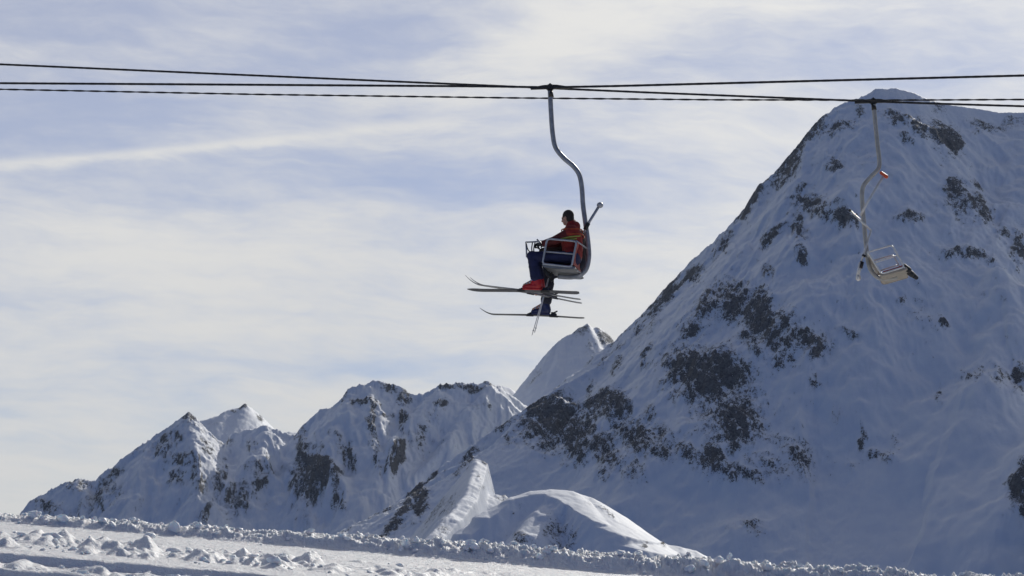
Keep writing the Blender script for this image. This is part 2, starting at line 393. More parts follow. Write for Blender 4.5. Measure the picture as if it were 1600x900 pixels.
LR = [(x, y, 4500 + (Yd-4500)*.5) for x, y, Yd in LR]
LA = (.80, .95, 40, 1.0, 3, 1.8)
ol = lambda l: on_face(l, LR, LA, 3500, 4900)
LSP = [ol(q) for q in (
       [(320, 840, 70), (312, 780, 60), (304, 710, 45), (294, 655, 12)],
       [(375, 840, 70), (385, 790, 60), (398, 725, 45), (416, 675, 15)],
       [(200, 840, 50), (205, 780, 45), (225, 720, 25), (240, 692, 5)],
       [(160, 840, 40), (140, 790, 30), (122, 755, 8)],
       [(500, 850, 70), (478, 790, 70), (466, 730, 50), (471, 680, 15)],
       [(560, 850, 80), (545, 790, 80), (510, 720, 65), (535, 650, 40), (546, 618, 12)],
       [(600, 800, 70), (590, 730, 70), (573, 665, 45), (578, 606, 12)],
       [(520, 850, 110), (545, 820, 105), (580, 765, 95), (612, 705, 80), (650, 655, 55), (684, 612, 15)],
       [(640, 760, 80), (700, 700, 60), (735, 650, 35), (764, 606, 10)])]
X, Y = fan(-260, 960, 1.6, ys_lin(3750, 5050, 330))
H = ridge_h(X, Y, LR, *LA)
for sp_ in LSP: H = smax(H, ridge_h(X, Y, sp_, 1.0, 1.0, r=12), 10)
H = smax(H, -185 + 0*X, 30)
PXm, PYm = proj(X, Y, H)
ROCK_LR = [(294, 650, 12, 14, 0, .55), (265, 690, 26, 14, -30, .55), (255, 712, 12, 18, 0, .52), (280, 720, 26, 10, 0, .50), (320, 700, 12, 8, 30, .4), (278, 750, 14, 12, 40, .55), (308, 755, 8, 30, 0, .5),
  (345, 750, 8, 28, 10, .42), (372, 790, 14, 22, 30, .45), (120, 758, 26, 12, 20, .50), (170, 775, 22, 30, 20, .45), (70, 795, 30, 10, 30, .45), (320, 820, 8, 18, 0, .5), (180, 740, 20, 6, -35, .42), (213, 708, 10, 6, -35, .4),
  (408, 752, 16, 24, 30, .42), (470, 710, 10, 40, 0, .62), (478, 740, 14, 28, -15, .60), (470, 770, 10, 20, -20, .45), (503, 740, 12, 20, 10, .68), (525, 760, 8, 20, -20, .50), (490, 780, 6, 10, 0, .6), (530, 790, 6, 16, -30, .55),
  (565, 634, 20, 7, -3, .85), (583, 670, 8, 40, -5, .55), (588, 720, 8, 18, -10, .5), (630, 625, 12, 14, 40, .70), (610, 608, 22, 7, 30, .50), (630, 665, 7, 16, 10, .55), (625, 710, 10, 24, 15, .65), (612, 735, 14, 10, -35, .5),
  (545, 720, 10, 26, -30, .5), (530, 690, 6, 12, -30, .4), (605, 660, 14, 4, 0, .45), (700, 605, 14, 5, 0, .7), (735, 607, 26, 6, 0, .65), (765, 600, 12, 5, 10, .6), (750, 640, 20, 6, 10, .35), (690, 640, 8, 10, 30, .4),
  (395, 700, 8, 12, 0, .4), (362, 690, 8, 8, 0, .5), (420, 800, 8, 14, 20, .3), (555, 740, 5, 12, -20, .35), (650, 690, 8, 14, 30, .35), (540, 625, 8, 14, 0, .4), (360, 700, 5, 16, 0, .4)]
rockm = blobs(PXm, PYm, ROCK_LR)
dR = np.clip(gap(X, Y, H, LR)/60, .05, 1)
fl = fbm(X/55 + fbm(X/200, Y/200, 2, 5)*1.0, Y/300, 5, 12, .5, True)
rg = fbm(X/24, Y/40, 5, 42, .60, True)
zone = np.clip(rockm*1.5, 0, 1)
H2 = H + dR*(fl*18 + fbm(X/90, Y/90, 4, 22)*12) + rg*11*zone*np.clip(dR+.08, 0, 1) + fbm(X/17, Y/26, 5, 14, .62, True)*4.6*(.55+.45*zone)*np.clip(dR+.15, 0, 1)
jag = fbm(X/24, Y/30, 5, 505, .64, True)-.42
H2 = H2 + jag*8.0*(1-.6*dR) + (fbm(X/8, Y/12, 3, 507, .6, True)-.4)*1.6*(.3+zone)
patches = fbm(X/100, Y/200, 4, 62)
slope = relief(X, Y, H2); steep = sstep(1.05, 2.1, slope)
streak = fbm((X+H*.25)/8, (H)/42, 4, 171, .6, True)
rk = rockm*.72 + zone*(steep-.08)*.42 + zone*streak*.48 + steep*.30 + np.clip(patches-.05, 0, .4)*.60
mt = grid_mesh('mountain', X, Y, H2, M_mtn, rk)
tag(mt, 'jagged snowy range with fluted faces at the left of the big mountain', 'mountain', kind='structure')

# ---- two summits farther behind
# unseen snow ridge added right of the frame to block sky light
X, Y = fan(1690, 3600, 24, ys_lin(1300, 4300, 90))
H = ridge_h(X, Y, [(1700, 760, 2950), (1950, 480, 2900), (2300, 180, 2800), (2800, -80, 2500), (3500, -150, 2100)], 1.1, .8, r=20)
H = smax(H, -190 + 0*X, 20)
o = grid_mesh('mountain', X, Y, H + fbm(X/160, Y/160, 5, 401)*40, M_mtn, np.clip(fbm(X/120, Y/120, 4, 403), 0, 1)*.6)
tag(o, 'added unseen snowy ridge blocking sky light right of the big mountain', 'mountain', kind='structure')
def back_peak(sil, spurs, box, rocks, label, kf=.6, amp=8):
    X, Y = fan(*box)
    H = ridge_h(X, Y, sil, kf, .9, r=4, ax=2.2)
    for q in spurs: H = smax(H, ridge_h(X, Y, q, .8, .8, r=8, ax=2.), 10)
    px, py = proj(X, Y, H); r = blobs(px, py, rocks)
    dR = np.clip(gap(X, Y, H, sil)/60, .03, 1)
    H2 = H + dR*fbm(X/80, Y/160, 5, 77)*amp + fbm(X/22, Y/26, 5, 44, .55, True)*6*r*np.clip(dR+.1, 0, 1) + (fbm(X/20, Y/20, 5, 509, .6, True)-.42)*amp*.45
    o = grid_mesh('mountain', X, Y, H2, M_mtn, r + np.clip(fbm(X/60, Y/60, 4, 65)-.15, 0, .4)*.3)
    tag(o, label, 'mountain', kind='structure')
back_peak([(250, 720, 5300), (300, 668, 5300), (312, 658, 5300), (340, 650, 5320), (352, 642, 5330), (372, 637, 5350), (383, 631, 5360), (392, 637, 5380), (404, 647, 5400), (412, 660, 5420), (440, 676, 5450), (452, 674, 5450), (466, 676, 5460), (500, 720, 5500)],
          [[(350, 700, 5150), (370, 665, 5260), (383, 633, 5355)]], (220, 540, 1.6, ys_lin(4900, 5600, 90)),
          [(383, 634, 10, 4, 10, .8), (365, 640, 8, 3, 0, .6), (406, 654, 8, 5, 40, .75), (400, 642, 5, 5, 30, .5), (335, 665, 12, 4, 0, .4)],
          'rounded far summit peeping over the left range', .45, 6)
back_peak([(690, 720, 4900), (760, 655, 4950), (798, 622, 5000), (817, 606, 5010), (836, 578, 5030), (850, 557, 5050), (865, 540, 5070), (879, 528, 5090), (894, 521, 5105), (906, 511, 5120), (918, 506, 5130), (926, 513, 5135), (934, 511, 5140), (946, 519, 5160), (968, 541, 5200), (1010, 600, 5250), (1100, 680, 5300)],
          [[(880, 640, 4750), (915, 590, 4900), (935, 545, 5030), (918, 509, 5125)], [(790, 700, 4650), (840, 640, 4820), (868, 570, 4960), (880, 535, 5080)]],
          (680, 1120, 1.6, ys_lin(4500, 5450, 140)),
          [(908, 517, 16, 8, -20, .60), (945, 528, 14, 7, 45, .80), (955, 540, 10, 5, 45, .8), (925, 545, 12, 14, 30, .35), (940, 555, 12, 5, -20, .4), (835, 590, 4, 16, 30, .45)],
          'pointed far summit between the range and the big mountain', .55, 7)
back_peak([(700, 660, 5600), (764, 612, 5600), (785, 603, 5600), (796, 606, 5600), (808, 616, 5600), (860, 640, 5600)], [], (690, 900, 1.6, ys_lin(5300, 5800, 60)), [], 'small bright snow shoulder behind the range', .35, 1)

# ---- rounded knoll and lit ridge in the middle distance
DS = [(560, 960, 1250), (640, 890, 1290), (700, 848, 1330), (730, 822, 1370), (760, 797, 1410), (800, 776, 1450), (830, 768, 1475), (860, 765, 1490), (893, 767, 1500), (920, 776, 1500), (942, 791, 1490), (962, 813, 1480),
      (990, 834, 1465), (1020, 845, 1450), (1060, 854, 1435), (1085, 861, 1425), (1115, 873, 1410), (1150, 892, 1390), (1250, 960, 1350)]
DS = [(x, y, 1450 + (Yd-1450)*.3) for x, y, Yd in DS]
DA = (.80, .55, 0, 0, 12, 1.3)
od = lambda l: on_face(l, DS, DA, 1150, 1500)
DC = od([(1100, 930, 62), (1040, 896, 54), (985, 868, 45), (940, 845, 36), (908, 824, 26), (884, 800, 15), (868, 786, 7)])
DL = od([(790, 870, 40), (815, 830, 26), (838, 800, 13), (858, 783, 5), (875, 776, 1)])
DW = od([(640, 915, 30), (690, 868, 22), (740, 828, 14), (775, 801, 8), (800, 784, 4)])
X, Y = fan(500, 1300, 1.3, ys_lin(1100, 1640, 420))
pxc = 800 + F*X/Y
dcr = np.interp(pxc + fbm(X/14, Y/14, 3, 88)*9, [600, 700, 775, 806, 850, 866, 884, 908, 940, 985, 1040, 1120], [22, 20, 17, 7, 9, 20, 36, 62, 82, 100, 115, 120])
H = ridge_h(X, Y, DS, .92, .55, dcr, .25, 8, 2.7)
H = smax(H, ridge_h(X, Y, DL, .9, .9, 8, .3, r=2), 3)
H = smax(H, -70 + .03*(Y-1100), 12)
px, py = proj(X, Y, H)
r = blobs(px, py, [(870, 830, 22, 26, 0, .50), (880, 850, 20, 20, 0, .48), (815, 845, 14, 16, -30, .50), (895, 835, 10, 16, 0, .45), (850, 860, 30, 12, 0, .35), (805, 795, 10, 5, -40, .35), (945, 800, 10, 3, 40, .6), (958, 808, 6, 3, 40, .6), (1038, 851, 5, 3, 20, .9), (1008, 852, 5, 3, 0, .7), (920, 790, 8, 2, 30, .4)])
wob = fbm(X/28, Y/28, 4, 91)
strk = fbm((X+Y*.5)/7, (Y-X*.5)/60, 4, 95)
H2 = H + wob*1.3 + strk*.22 + r*fbm(X/5, Y/12, 4, 97, .5, True)*1.6
o = grid_mesh('hill', X, Y, H2, M_dome, r)
tag(o, 'rounded snow knoll with a sunlit right shoulder below the big mountain', 'hill', kind='structure')

K1 = [(600, 930, 1750), (650, 862, 1830), (700, 808, 1930), (727, 776, 2010), (738, 745, 2080), (745, 718, 2150)]
K2 = [(705, 870, 1700), (760, 810, 1800), (800, 795, 1850), (850, 800, 1900)]
X, Y = fan(540, 900, 1.3, ys_lin(1600, 2400, 380))
H = ridge_h(X, Y, K1, 3.2, .95, 10, .40, r=3, ax=1.3)
K3 = [(690, 815, 1960), (745, 770, 2080), (785, 774, 2100), (840, 800, 2100), (880, 840, 2100)]
H = smax(H, ridge_h(X, Y, K3, .62, .9, r=14, ax=2.), 8)
H = smax(H, -90 + .03*(Y-1600), 12)
px, py = proj(X, Y, H)
r = blobs(px, py, [(786, 750, 16, 50, -15, .62), (770, 712, 16, 12, 0, .6), (680, 800, 8, 36, 35, .5), (700, 790, 8, 26, 35, .42), (733, 725, 6, 14, 25, .5), (757, 722, 10, 3, 30, .6), (750, 745, 6, 5, 0, .5), (752, 762, 5, 3, 0, .5), (690, 830, 10, 20, 30, .4)])  # bare rock; first blob also paints right face dark like shaded slope behind
H2 = H + fbm(X/30, Y/30, 4, 191)*2.0 + fbm(X/12, Y/10, 4, 195)*.6 + fbm(X/16, Y/22, 4, 196, .55, True)*.6 + r*fbm(X/6, Y/14, 4, 197, .5, True)*2.5
o = grid_mesh('hill', X, Y, H2, M_dome, r)
tag(o, 'low snow ridge with a lit flank between knoll and left range', 'hill', kind='structure')

# ---- valley floor far below, reaching the horizon
gx_ = np.concatenate([np.linspace(-10000, -1500, 20), np.linspace(-1400, 1400, 90), np.linspace(1500, 10000, 20)])
gy_ = np.concatenate([np.linspace(-10000, -400, 14), np.linspace(-300, 3000, 70), np.linspace(3200, 10000, 20)])
Yv, Xv = np.meshgrid(gy_, gx_, indexing='ij')
Zv = -190 + fbm(Xv/700, Yv/700, 4, 5)*25 - sstep(6000, 10000, np.hypot(Xv, Yv))*60
Zv = np.maximum(Zv, -190 + 1.0*(186 - .30*np.maximum(np.hypot(Xv, Yv)-38, 0)) - 4)
grid_mesh('valley_ground', Xv, Yv, Zv, M_dark_floor, np.zeros_like(Zv))['kind'] = 'structure'

# ------------------------------------------------------------------ near snow: groomed piste, broken edge
def plane_z(x, y): return -.0825*x + .0276*y - 1.6
def near_z(X, Y, detail=True):
    Z = plane_z(X, Y)
    px = 800 + F*X/Y
    e1 = 32.6 + fbm(X/1.1, Y*0+3, 3, 301)*.16
    e2 = 30.9 + fbm(X/1.6, Y*0+7, 3, 303)*.12
    cut = fbm(X/.9+4, Y*0, 2, 305)
    Z -= sstep(0, .10, e1-Y)*.115 + sstep(0, .10, e2-Y)*.10
    Z += np.exp(-((Y-e1-.10)/.09)**2)*.025 + np.exp(-((Y-e2-.1)/.08)**2)*.02
    # groomed corduroy, worn
    Z += fbm(X/.9, Y/.35, 4, 311)*.014 + fbm(X/.22, Y/.14, 4, 313, .62)*.016
    # broken clods on the near part at the left
    pt = sstep(-.25, .25, fbm(X/1.5, Y/2.2, 3, 325))
    m = sstep(33.6, 35.2, Y)*sstep(40.6, 37.6, Y)*sstep(1.5, -2.2, X + (38-Y)*.6)*(.15+.85*pt)
    m2 = sstep(30.9, 31.3, Y)*sstep(32.5, 32.0, Y)*.6*sstep(2., -2., X)
    lump = np.clip(fbm(X/.48, Y/.8, 3, 321, .45)+.05, 0, 1)
    Z += (m+m2)*lump*.34
    # ploughed bank along the far edge
    t = np.clip((px)/1100., 0, 1.4)
    hb = .10 + .20*t
    yb = 44.9 + fbm(X/2.5, Y*0, 3, 331)*.25
    prof = np.exp(-((Y-yb)/(.50+.25*t))**4)
    bl = .80 + .75*fbm(X/.75, Y/.5, 4, 341, .55) + .45*fbm(X/.24, Y/.25, 4, 345, .55, True)
    Z += prof*hb*bl + prof*fbm(X/.10, Y/.10, 3, 347, .6, True)*.05
    # beyond it the slope falls away
    Z -= np.maximum(Y-46.5, 0)**1.35*.14
    return Z
ys = np.concatenate([np.linspace(4, 25.8, 40), np.arange(26, 47.2, .045), np.linspace(47.4, 75, 40)])
X, Y = fan(-160, 1760, 1.6, ys)
o = grid_mesh('snow_ground', X, Y, near_z(X, Y), M_snow)
tag(o, kind='structure')
# the same slope to either side and behind the camera
def side_sheet(x0f, x1f, ys, n):
    t = np.linspace(0, 1, n); Yg, T = np.meshgrid(ys, t, indexing='ij')
    Xg = x0f(Yg)*(1-T) + x1f(Yg)*T
    return Xg, Yg
uL, uR = (-160-800)/F, (1760-800)/F
ys2 = np.concatenate([np.linspace(4, 26, 40), np.arange(26.3, 47.2, .25), np.linspace(47.4, 75, 30)])
for x0f, x1f in ((lambda y: 0*y-45, lambda y: uL*y+.05), (lambda y: uR*y-.05, lambda y: 0*y+45)):
    Xs, Ysd = side_sheet(x0f, x1f, ys2, 160)
    Z = near_z(Xs, Ysd)-.012
    tag(grid_mesh('snow_ground', Xs, Ysd, Z, M_snow), kind='structure')
Yb_, Xb_ = np.meshgrid(np.linspace(-45, 4.3, 40), np.linspace(-45, 45, 80), indexing='ij')
tag(grid_mesh('snow_ground', Xb_, Yb_, plane_z(Xb_, Yb_)-.235+fbm(Xb_/3, Yb_/3, 3, 9)*.03, M_snow), kind='structure')

rnd = random.Random(5)
def block_bm(bm, c, sx, sy, sz, rot, jag=.35, slab=False):
    """a broken lump of snow: bevelled convex hull, roughened"""
    b = bmesh.new()
    n = 9 if slab else 13
    for i in range(n):
        v = Vector((rnd.gauss(0, 1), rnd.gauss(0, 1), rnd.gauss(0, 1))).normalized()
        v *= 1 - rnd.random()*jag
        if slab: v = Vector((max(-.8, min(.8, v.x*1.5)), max(-.8, min(.8, v.y*1.5)), .8 if v.z > 0 else -.8))
        b.verts.new((v.x*sx, v.y*sy, v.z*sz))
    res = bmesh.ops.convex_hull(b, input=b.verts)
    junk = [e for e in res['geom_interior'] if isinstance(e, bmesh.types.BMVert)]
    if junk: bmesh.ops.delete(b, geom=junk, context='VERTS')
    bmesh.ops.bevel(b, geom=b.edges[:], offset=min(sx, sz)*.14, segments=2, affect='EDGES', clamp_overlap=True)
    bmesh.ops.triangulate(b, faces=b.faces[:])
    bmesh.ops.subdivide_edges(b, edges=b.edges[:], cuts=1)
    s0 = rnd.random()*50; k = 1.6/max(sx, .02)
    for v in b.verts:
        q = mnoise.noise_vector(v.co*k + Vector((s0, 0, 0)))
        v.co += q*min(sx, sy, sz)*.22
    M = Matrix.Translation(c) @ rot
    vs = [bm.verts.new(M @ v.co) for v in b.verts]
    for f in b.faces:
        nf = bm.faces.new([vs[v.index] for v in f.verts]); nf.smooth = True
    b.free()
def rrot(full=True):
    return (Matrix.Rotation(rnd.uniform(0, 6.28), 4, 'Z') @ Matrix.Rotation(rnd.uniform(-.5, .5), 4, 'X') @ Matrix.Rotation(rnd.uniform(-.5, .5), 4, 'Y'))
def ground_at(px, Y):
    """a point of the snow surface at picture column px and distance Y"""
    x = (px-800)/F*Y
    return x, float(near_z(np.array([[x]]), np.array([[Y]]))[0, 0])
def Y_of(px, py):
    """distance at which the undisturbed snow plane meets the picture point"""
    V = HOR + .0825*(px-800) - F*.0276
    return F*1.6/(py-V)
def mesh_obj(name, bm, mat, parent=None, smooth=False):
    me = bpy.data.meshes.new(name); bm.to_mesh(me); bm.free()
    if smooth: me.shade_smooth()
    me.materials.append(mat)
    o = bpy.data.objects.new(name, me); C.objects.link(o)
    if parent is not None: o.parent = parent
    return o
bm = bmesh.new()
for i in range(330):      # crumbs on and along the bank
    px = rnd.uniform(-150, 1750); Yc = 44.9 + rnd.gauss(0, .38)
    x, z = ground_at(px, Yc); t = max(0, min(1.2, px/1100))
    s = rnd.choice((.025, .03, .04, .05, .07, .10))*(.8+.5*t)
    block_bm(bm, Vector((x, Yc, z+s*.2)), s*rnd.uniform(.9, 1.5), s, s*rnd.uniform(.6, 1.1), rrot())
for i in range(170):       # clods on the near left
    px = rnd.uniform(-150, 650)**1; Yc = rnd.uniform(34.2, 40)
    if px > 520 - (40-Yc)*20 and rnd.random() < .7: continue
    x, z = ground_at(px, Yc)
    s = rnd.choice((.02, .025, .03, .04, .05, .06, .08))
    block_bm(bm, Vector((x, Yc, z+s*.25)), s*rnd.uniform(1., 1.9), s, s*rnd.uniform(.5, .9), rrot())
for i in range(50):
    px = rnd.uniform(-150, 620); Yc = rnd.uniform(30.7, 32.6)
    x, z = ground_at(px, Yc); s = rnd.choice((.015, .02, .03, .04, .05))
    block_bm(bm, Vector((x, Yc, z+s*.2)), s*rnd.uniform(1., 1.8), s, s*rnd.uniform(.5, .9), rrot())
tag(mesh_obj('snow_rubble', bm, M_block), kind='stuff')
def snow_block(px, Yc, sx, sy, sz, tilt, label, slab=False, seed=None, dz=.3):
    x, z = ground_at(px, Yc); bm = bmesh.new()
    if seed is not None: rnd.seed(seed)
    block_bm(bm, Vector((0, 0, 0)), sx, sy, sz, Matrix.Rotation(math.radians(tilt), 4, 'Y') @ Matrix.Rotation(rnd.uniform(-.3, .3), 4, 'Z'), .25, slab)
    o = mesh_obj('snow_block', bm, M_block); o.location = (x, Yc, z + sz*dz)
    tag(o, label, 'snow block', 'broken snow blocks along the piste')
snow_block(52, 44.6, .17, .10, .10, -15, 'wedge shaped snow block on the bank at the foot of the left range', seed=1)
snow_block(102, 44.5, .16, .10, .12, 25, 'pointed snow lump leaning on the bank below the small left summit', seed=2)
snow_block(274, 44.4, .21, .13, .17, 5, 'largest round snow block standing on the bank below the sharp left peak', seed=3)
snow_block(312, 44.6, .11, .08, .10, 10, 'small upright lump just right of the largest round block', seed=4)
snow_block(165, 44.6, .13, .08, .06, 10, 'low flat snow slab on the bank left of the largest round block', True, seed=5)
snow_block(545, 44.5, .14, .09, .11, 20, 'rounded snow lump on the bank where the piste meets the steep fluted face', seed=6)
snow_block(632, 44.4, .13, .07, .12, -25, 'tilted snow slab poking up from the bank below the dark rock rib', True, seed=7)
snow_block(650, 44.5, .09, .06, .10, 20, 'small jagged snow chip beside the tilted slab on the bank', seed=8)
snow_block(740, 44.4, .15, .08, .09, -10, 'broad snow block on the bank left of the rounded knoll', seed=9)
snow_block(842, 44.3, .10, .06, .09, 35, 'triangular snow block on the bank in front of the rounded knoll', True, seed=10)
snow_block(1028, 44.3, .10, .07, .12, 0, 'squarish snow block on the bank under the bright right shoulder of the knoll', True, seed=11)
snow_block(1138, 44.5, .06, .05, .09, 15, 'small pointed snow block alone on the bank right of the knoll', seed=12)
snow_block(275, 37.6, .19, .14, .07, 0, 'wide shaded hollow-sided snow lump lying in the middle of the clods', seed=13)
snow_block(235, 36.6, .14, .10, .085, 10, 'domed snow lump in front of the wide shaded lump', seed=14)
snow_block(362, 36.0, .13, .09, .10, -10, 'knobbly upright snow clod at the right end of the clods', seed=15)
snow_block(85, 36.8, .22, .14, .075, 8, 'long grey snow lump among clods at the near left', seed=16)
snow_block(430, 34.8, .15, .10, .09, 15, 'heaped snow lump at the frame bottom right of the clods', seed=17)
snow_block(205, 31.35, .13, .07, .06, -8, 'angular snow chunk lying in the cut track at the bottom edge', seed=18)
snow_block(130, 31.5, .22, .08, .045, 5, 'long thin snow slab lying in the cut track', True, seed=19)
snow_block(272, 31.3, .19, .08, .05, 0, 'flat topped snow slab beside the angular chunk in the track', True, seed=20)
rnd.seed(99)

# ------------------------------------------------------------------ lift materials
def simple(name, col, rough=.5, metal=0., var=.15, scale=12., bump=.0):
    m, t, bs = new_mat(name)
    pos = t.n('ShaderNodeTexCoord').outputs['Object']
    n = t.noise(pos, scale, 5, .6)
    d = tuple(c*(1-var) for c in col)+(1,); l = tuple(min(1, c*(1+var)) for c in col)+(1,)
    t.put(bs.inputs['Base Color'], t.mix(t.mr(n, .3, .7), d, l))
    bs.inputs['Roughness'].default_value = rough; bs.inputs['Metallic'].default_value = metal
    if bump:
        b = t.n('ShaderNodeBump'); b.inputs['Strength'].default_value = bump; b.inputs['Distance'].default_value = .01
        t.put(b.inputs['Height'], n); t.put(bs.inputs['Normal'], b.outputs[0])
    return m
M_pole = simple('weathered_grey_paint', (.27, .28, .30), .45, .2, .2)
M_tube = simple('light_grey_tube', (.38, .39, .41), .4, .3, .12)
M_pole2 = simple('cream_paint', (.36, .35, .32), .45, 0, .15)
M_tube2 = simple('bright_tube', (.66, .65, .61), .35, .2, .1)
M_dark = simple('dark_rubber', (.02, .02, .022), .6)
M_grip = simple('greasy_steel', (.045, .04, .032), .5, .5, .3)
M_rope = simple('steel_rope', (.03, .03, .033), .5, .6)
M_red = simple('faded_red_fibreglass', (.40, .09, .07), .5, 0, .25, 6)
M_pan = simple('grey_seat_pan', (.17, .175, .185), .5, .2, .15)
M_pan2 = simple('dirty_white_seat_pan', (.31, .27, .22), .5, 0, .2, 8)
M_redpad = simple('red_slats', (.45, .04, .03), .5)
M_orange = simple('orange_pad', (.65, .10, .03), .5)
M_jacket = simple('red_jacket_cloth', (.22, .014, .010), .8, 0, .15, 9, .4)
M_jorange = simple('orange_jacket_trim', (.38, .06, .015), .8)
M_jdark = simple('dark_sleeve_cloth', (.035, .02, .022), .8, 0, .2, 10, .3)
M_jmar = simple('maroon_sleeve_cloth', (.10, .010, .010), .8, 0, .3, 10, .3)
M_pants = simple('navy_trousers_cloth', (.012, .016, .060), .85, 0, .2, 9, .4)
M_pants2 = simple('black_trousers_cloth', (.018, .02, .035), .85, 0, .2, 9, .4)
M_skin = simple('skin', (.42, .23, .16), .5)
M_hair = simple('dark_hair', (.022, .016, .012), .8, 0, .3, 60, .5)
M_boot = simple('red_boot_shell', (.45, .012, .010), .35)
M_boot2 = simple('blue_boot_shell', (.015, .022, .08), .35)
M_bootgrey = simple('boot_cuff_grey', (.10, .10, .11), .5)
M_silver = simple('buckle_metal', (.6, .6, .62), .3, .8)
M_glove = simple('black_glove', (.02, .02, .022), .7)
M_skia = simple('ski_dark_topsheet', (.05, .05, .055), .3, 0, .4, 5)
M_skib = simple('ski_grey_topsheet', (.28, .28, .28), .3, 0, .3, 5)
M_skipole = simple('ski_pole_alloy', (.45, .45, .47), .3, .6)
M_yellow = simple('yellow_green_strap', (.26, .28, .05), .6)

# ------------------------------------------------------------------ mesh helpers
def tube_bm(bm, pts, r, seg=12, closed=False, r1=None, caps=True):
    """sweep a round section along points, radius r (to r1)"""
    pts = [Vector(p) for p in pts]; n = len(pts); rings = []
    up = None
    for i, p in enumerate(pts):
        a = pts[(i-1) % n] if (closed or i > 0) else p
        b = pts[(i+1) % n] if (closed or i < n-1) else p
        t = (b-a).normalized()
        if up is None:
            up = Vector((0, 0, 1)) if abs(t.z) < .9 else Vector((1, 0, 0))
        up = (up - t*up.dot(t)).normalized(); s = t.cross(up)
        rr = r if r1 is None else r + (r1-r)*i/(n-1)
        rings.append([bm.verts.new(p + (up*math.cos(2*math.pi*k/seg) + s*math.sin(2*math.pi*k/seg))*rr) for k in range(seg)])
    for i in range(n if closed else n-1):
        A, B = rings[i], rings[(i+1) % n]
        for k in range(seg):
            f = bm.faces.new((A[k], A[(k+1) % seg], B[(k+1) % seg], B[k])); f.smooth = True
    if not closed and caps:
        bm.faces.new(rings[0][::-1]); bm.faces.new(rings[-1])
def smooth_path(pts, n=6):
    """Catmull-Rom through the points"""
    pts = [Vector(p) for p in pts]; out = []
    for i in range(len(pts)-1):
        p0, p1, p2, p3 = pts[max(i-1, 0)], pts[i], pts[i+1], pts[min(i+2, len(pts)-1)]
        for k in range(n):
            t = k/n
            out.append(.5*((2*p1) + (p2-p0)*t + (2*p0-5*p1+4*p2-p3)*t*t + (3*p1-p0-3*p2+p3)*t**3))
    out.append(pts[-1]); return out
def capsule(bm, a, b, ra, rb, seg=14):
    """tapered limb with round ends"""
    a, b = Vector(a), Vector(b); t = (b-a).normalized() if (b-a).length > 1e-6 else Vector((0, 0, 1))
    up = Vector((0, 0, 1)) if abs(t.z) < .9 else Vector((1, 0, 0))
    up = (up - t*up.dot(t)).normalized(); s = t.cross(up)
    prof = [(a - t*ra*math.cos(q), ra*math.sin(q)) for q in (.25, .6, .95, 1.3)]
    prof += [(a.lerp(b, k), ra+(rb-ra)*k) for k in (.1, .35, .6, .9)]
    prof += [(b + t*rb*math.sin(q), rb*math.cos(q)) for q in (.25, .6, .95, 1.3)]
    rings = [[bm.verts.new(c + (up*math.cos(2*math.pi*k/seg) + s*math.sin(2*math.pi*k/seg))*r) for k in range(seg)] for c, r in prof]
    for A, B in zip(rings[:-1], rings[1:]):
        for k in range(seg): bm.faces.new((A[k], A[(k+1) % seg], B[(k+1) % seg], B[k]))
    bm.faces.new(rings[0][::-1]); bm.faces.new(rings[-1])
def ellipsoid(bm, c, rx, ry, rz, M=None):
    r = bmesh.ops.create_uvsphere(bm, u_segments=18, v_segments=12, radius=1)
    T = Matrix.Translation(c) @ (M or Matrix.Identity(4)) @ Matrix.Diagonal((rx, ry, rz, 1))
    for v in r['verts']: v.co = T @ v.co
def box_bm(bm, c, sx, sy, sz, M=None, bev=0.):
    r = bmesh.ops.create_cube(bm, size=1)
    T = Matrix.Translation(c) @ (M or Matrix.Identity(4)) @ Matrix.Diagonal((sx, sy, sz, 1))
    for v in r['verts']: v.co = T @ v.co
    if bev:
        es = list({e for v in r['verts'] for e in v.link_edges})
        bmesh.ops.bevel(bm, geom=es, offset=bev, segments=2, affect='EDGES')
def fuse(o, voxel=.010, it=2):
    """join the overlapping volumes of a mesh into one continuous skin"""
    m = o.modifiers.new('fuse', 'REMESH'); m.mode = 'VOXEL'; m.voxel_size = voxel; m.use_smooth_shade = True
    s = o.modifiers.new('relax', 'SMOOTH'); s.iterations = it; s.factor = .5
    return o

class Frame:
    """local frame of a chair: x forward, y towards its left, z up; origin = rope grip.
    at(px, py, l): the local point seen at that picture point in the upright plane y = l"""
    def __init__(s, clip, az_vec, roll):
        f = Vector((az_vec[0], az_vec[1], 0)).normalized(); u = Vector((0, 0, 1)); l = u.cross(f)
        R = Matrix((f, l, u)).transposed().to_4x4()
        s.M = Matrix.Translation(clip) @ R @ Matrix.Rotation(roll, 4, 'X')
        s.I = s.M.inverted()
    def at(s, px, py, l=0.):
        o = s.I @ Vector((0, 0, 0)); q = s.I @ P(px, py, 40); d = q-o
        t = (l-o.y)/d.y
        return o + d*t

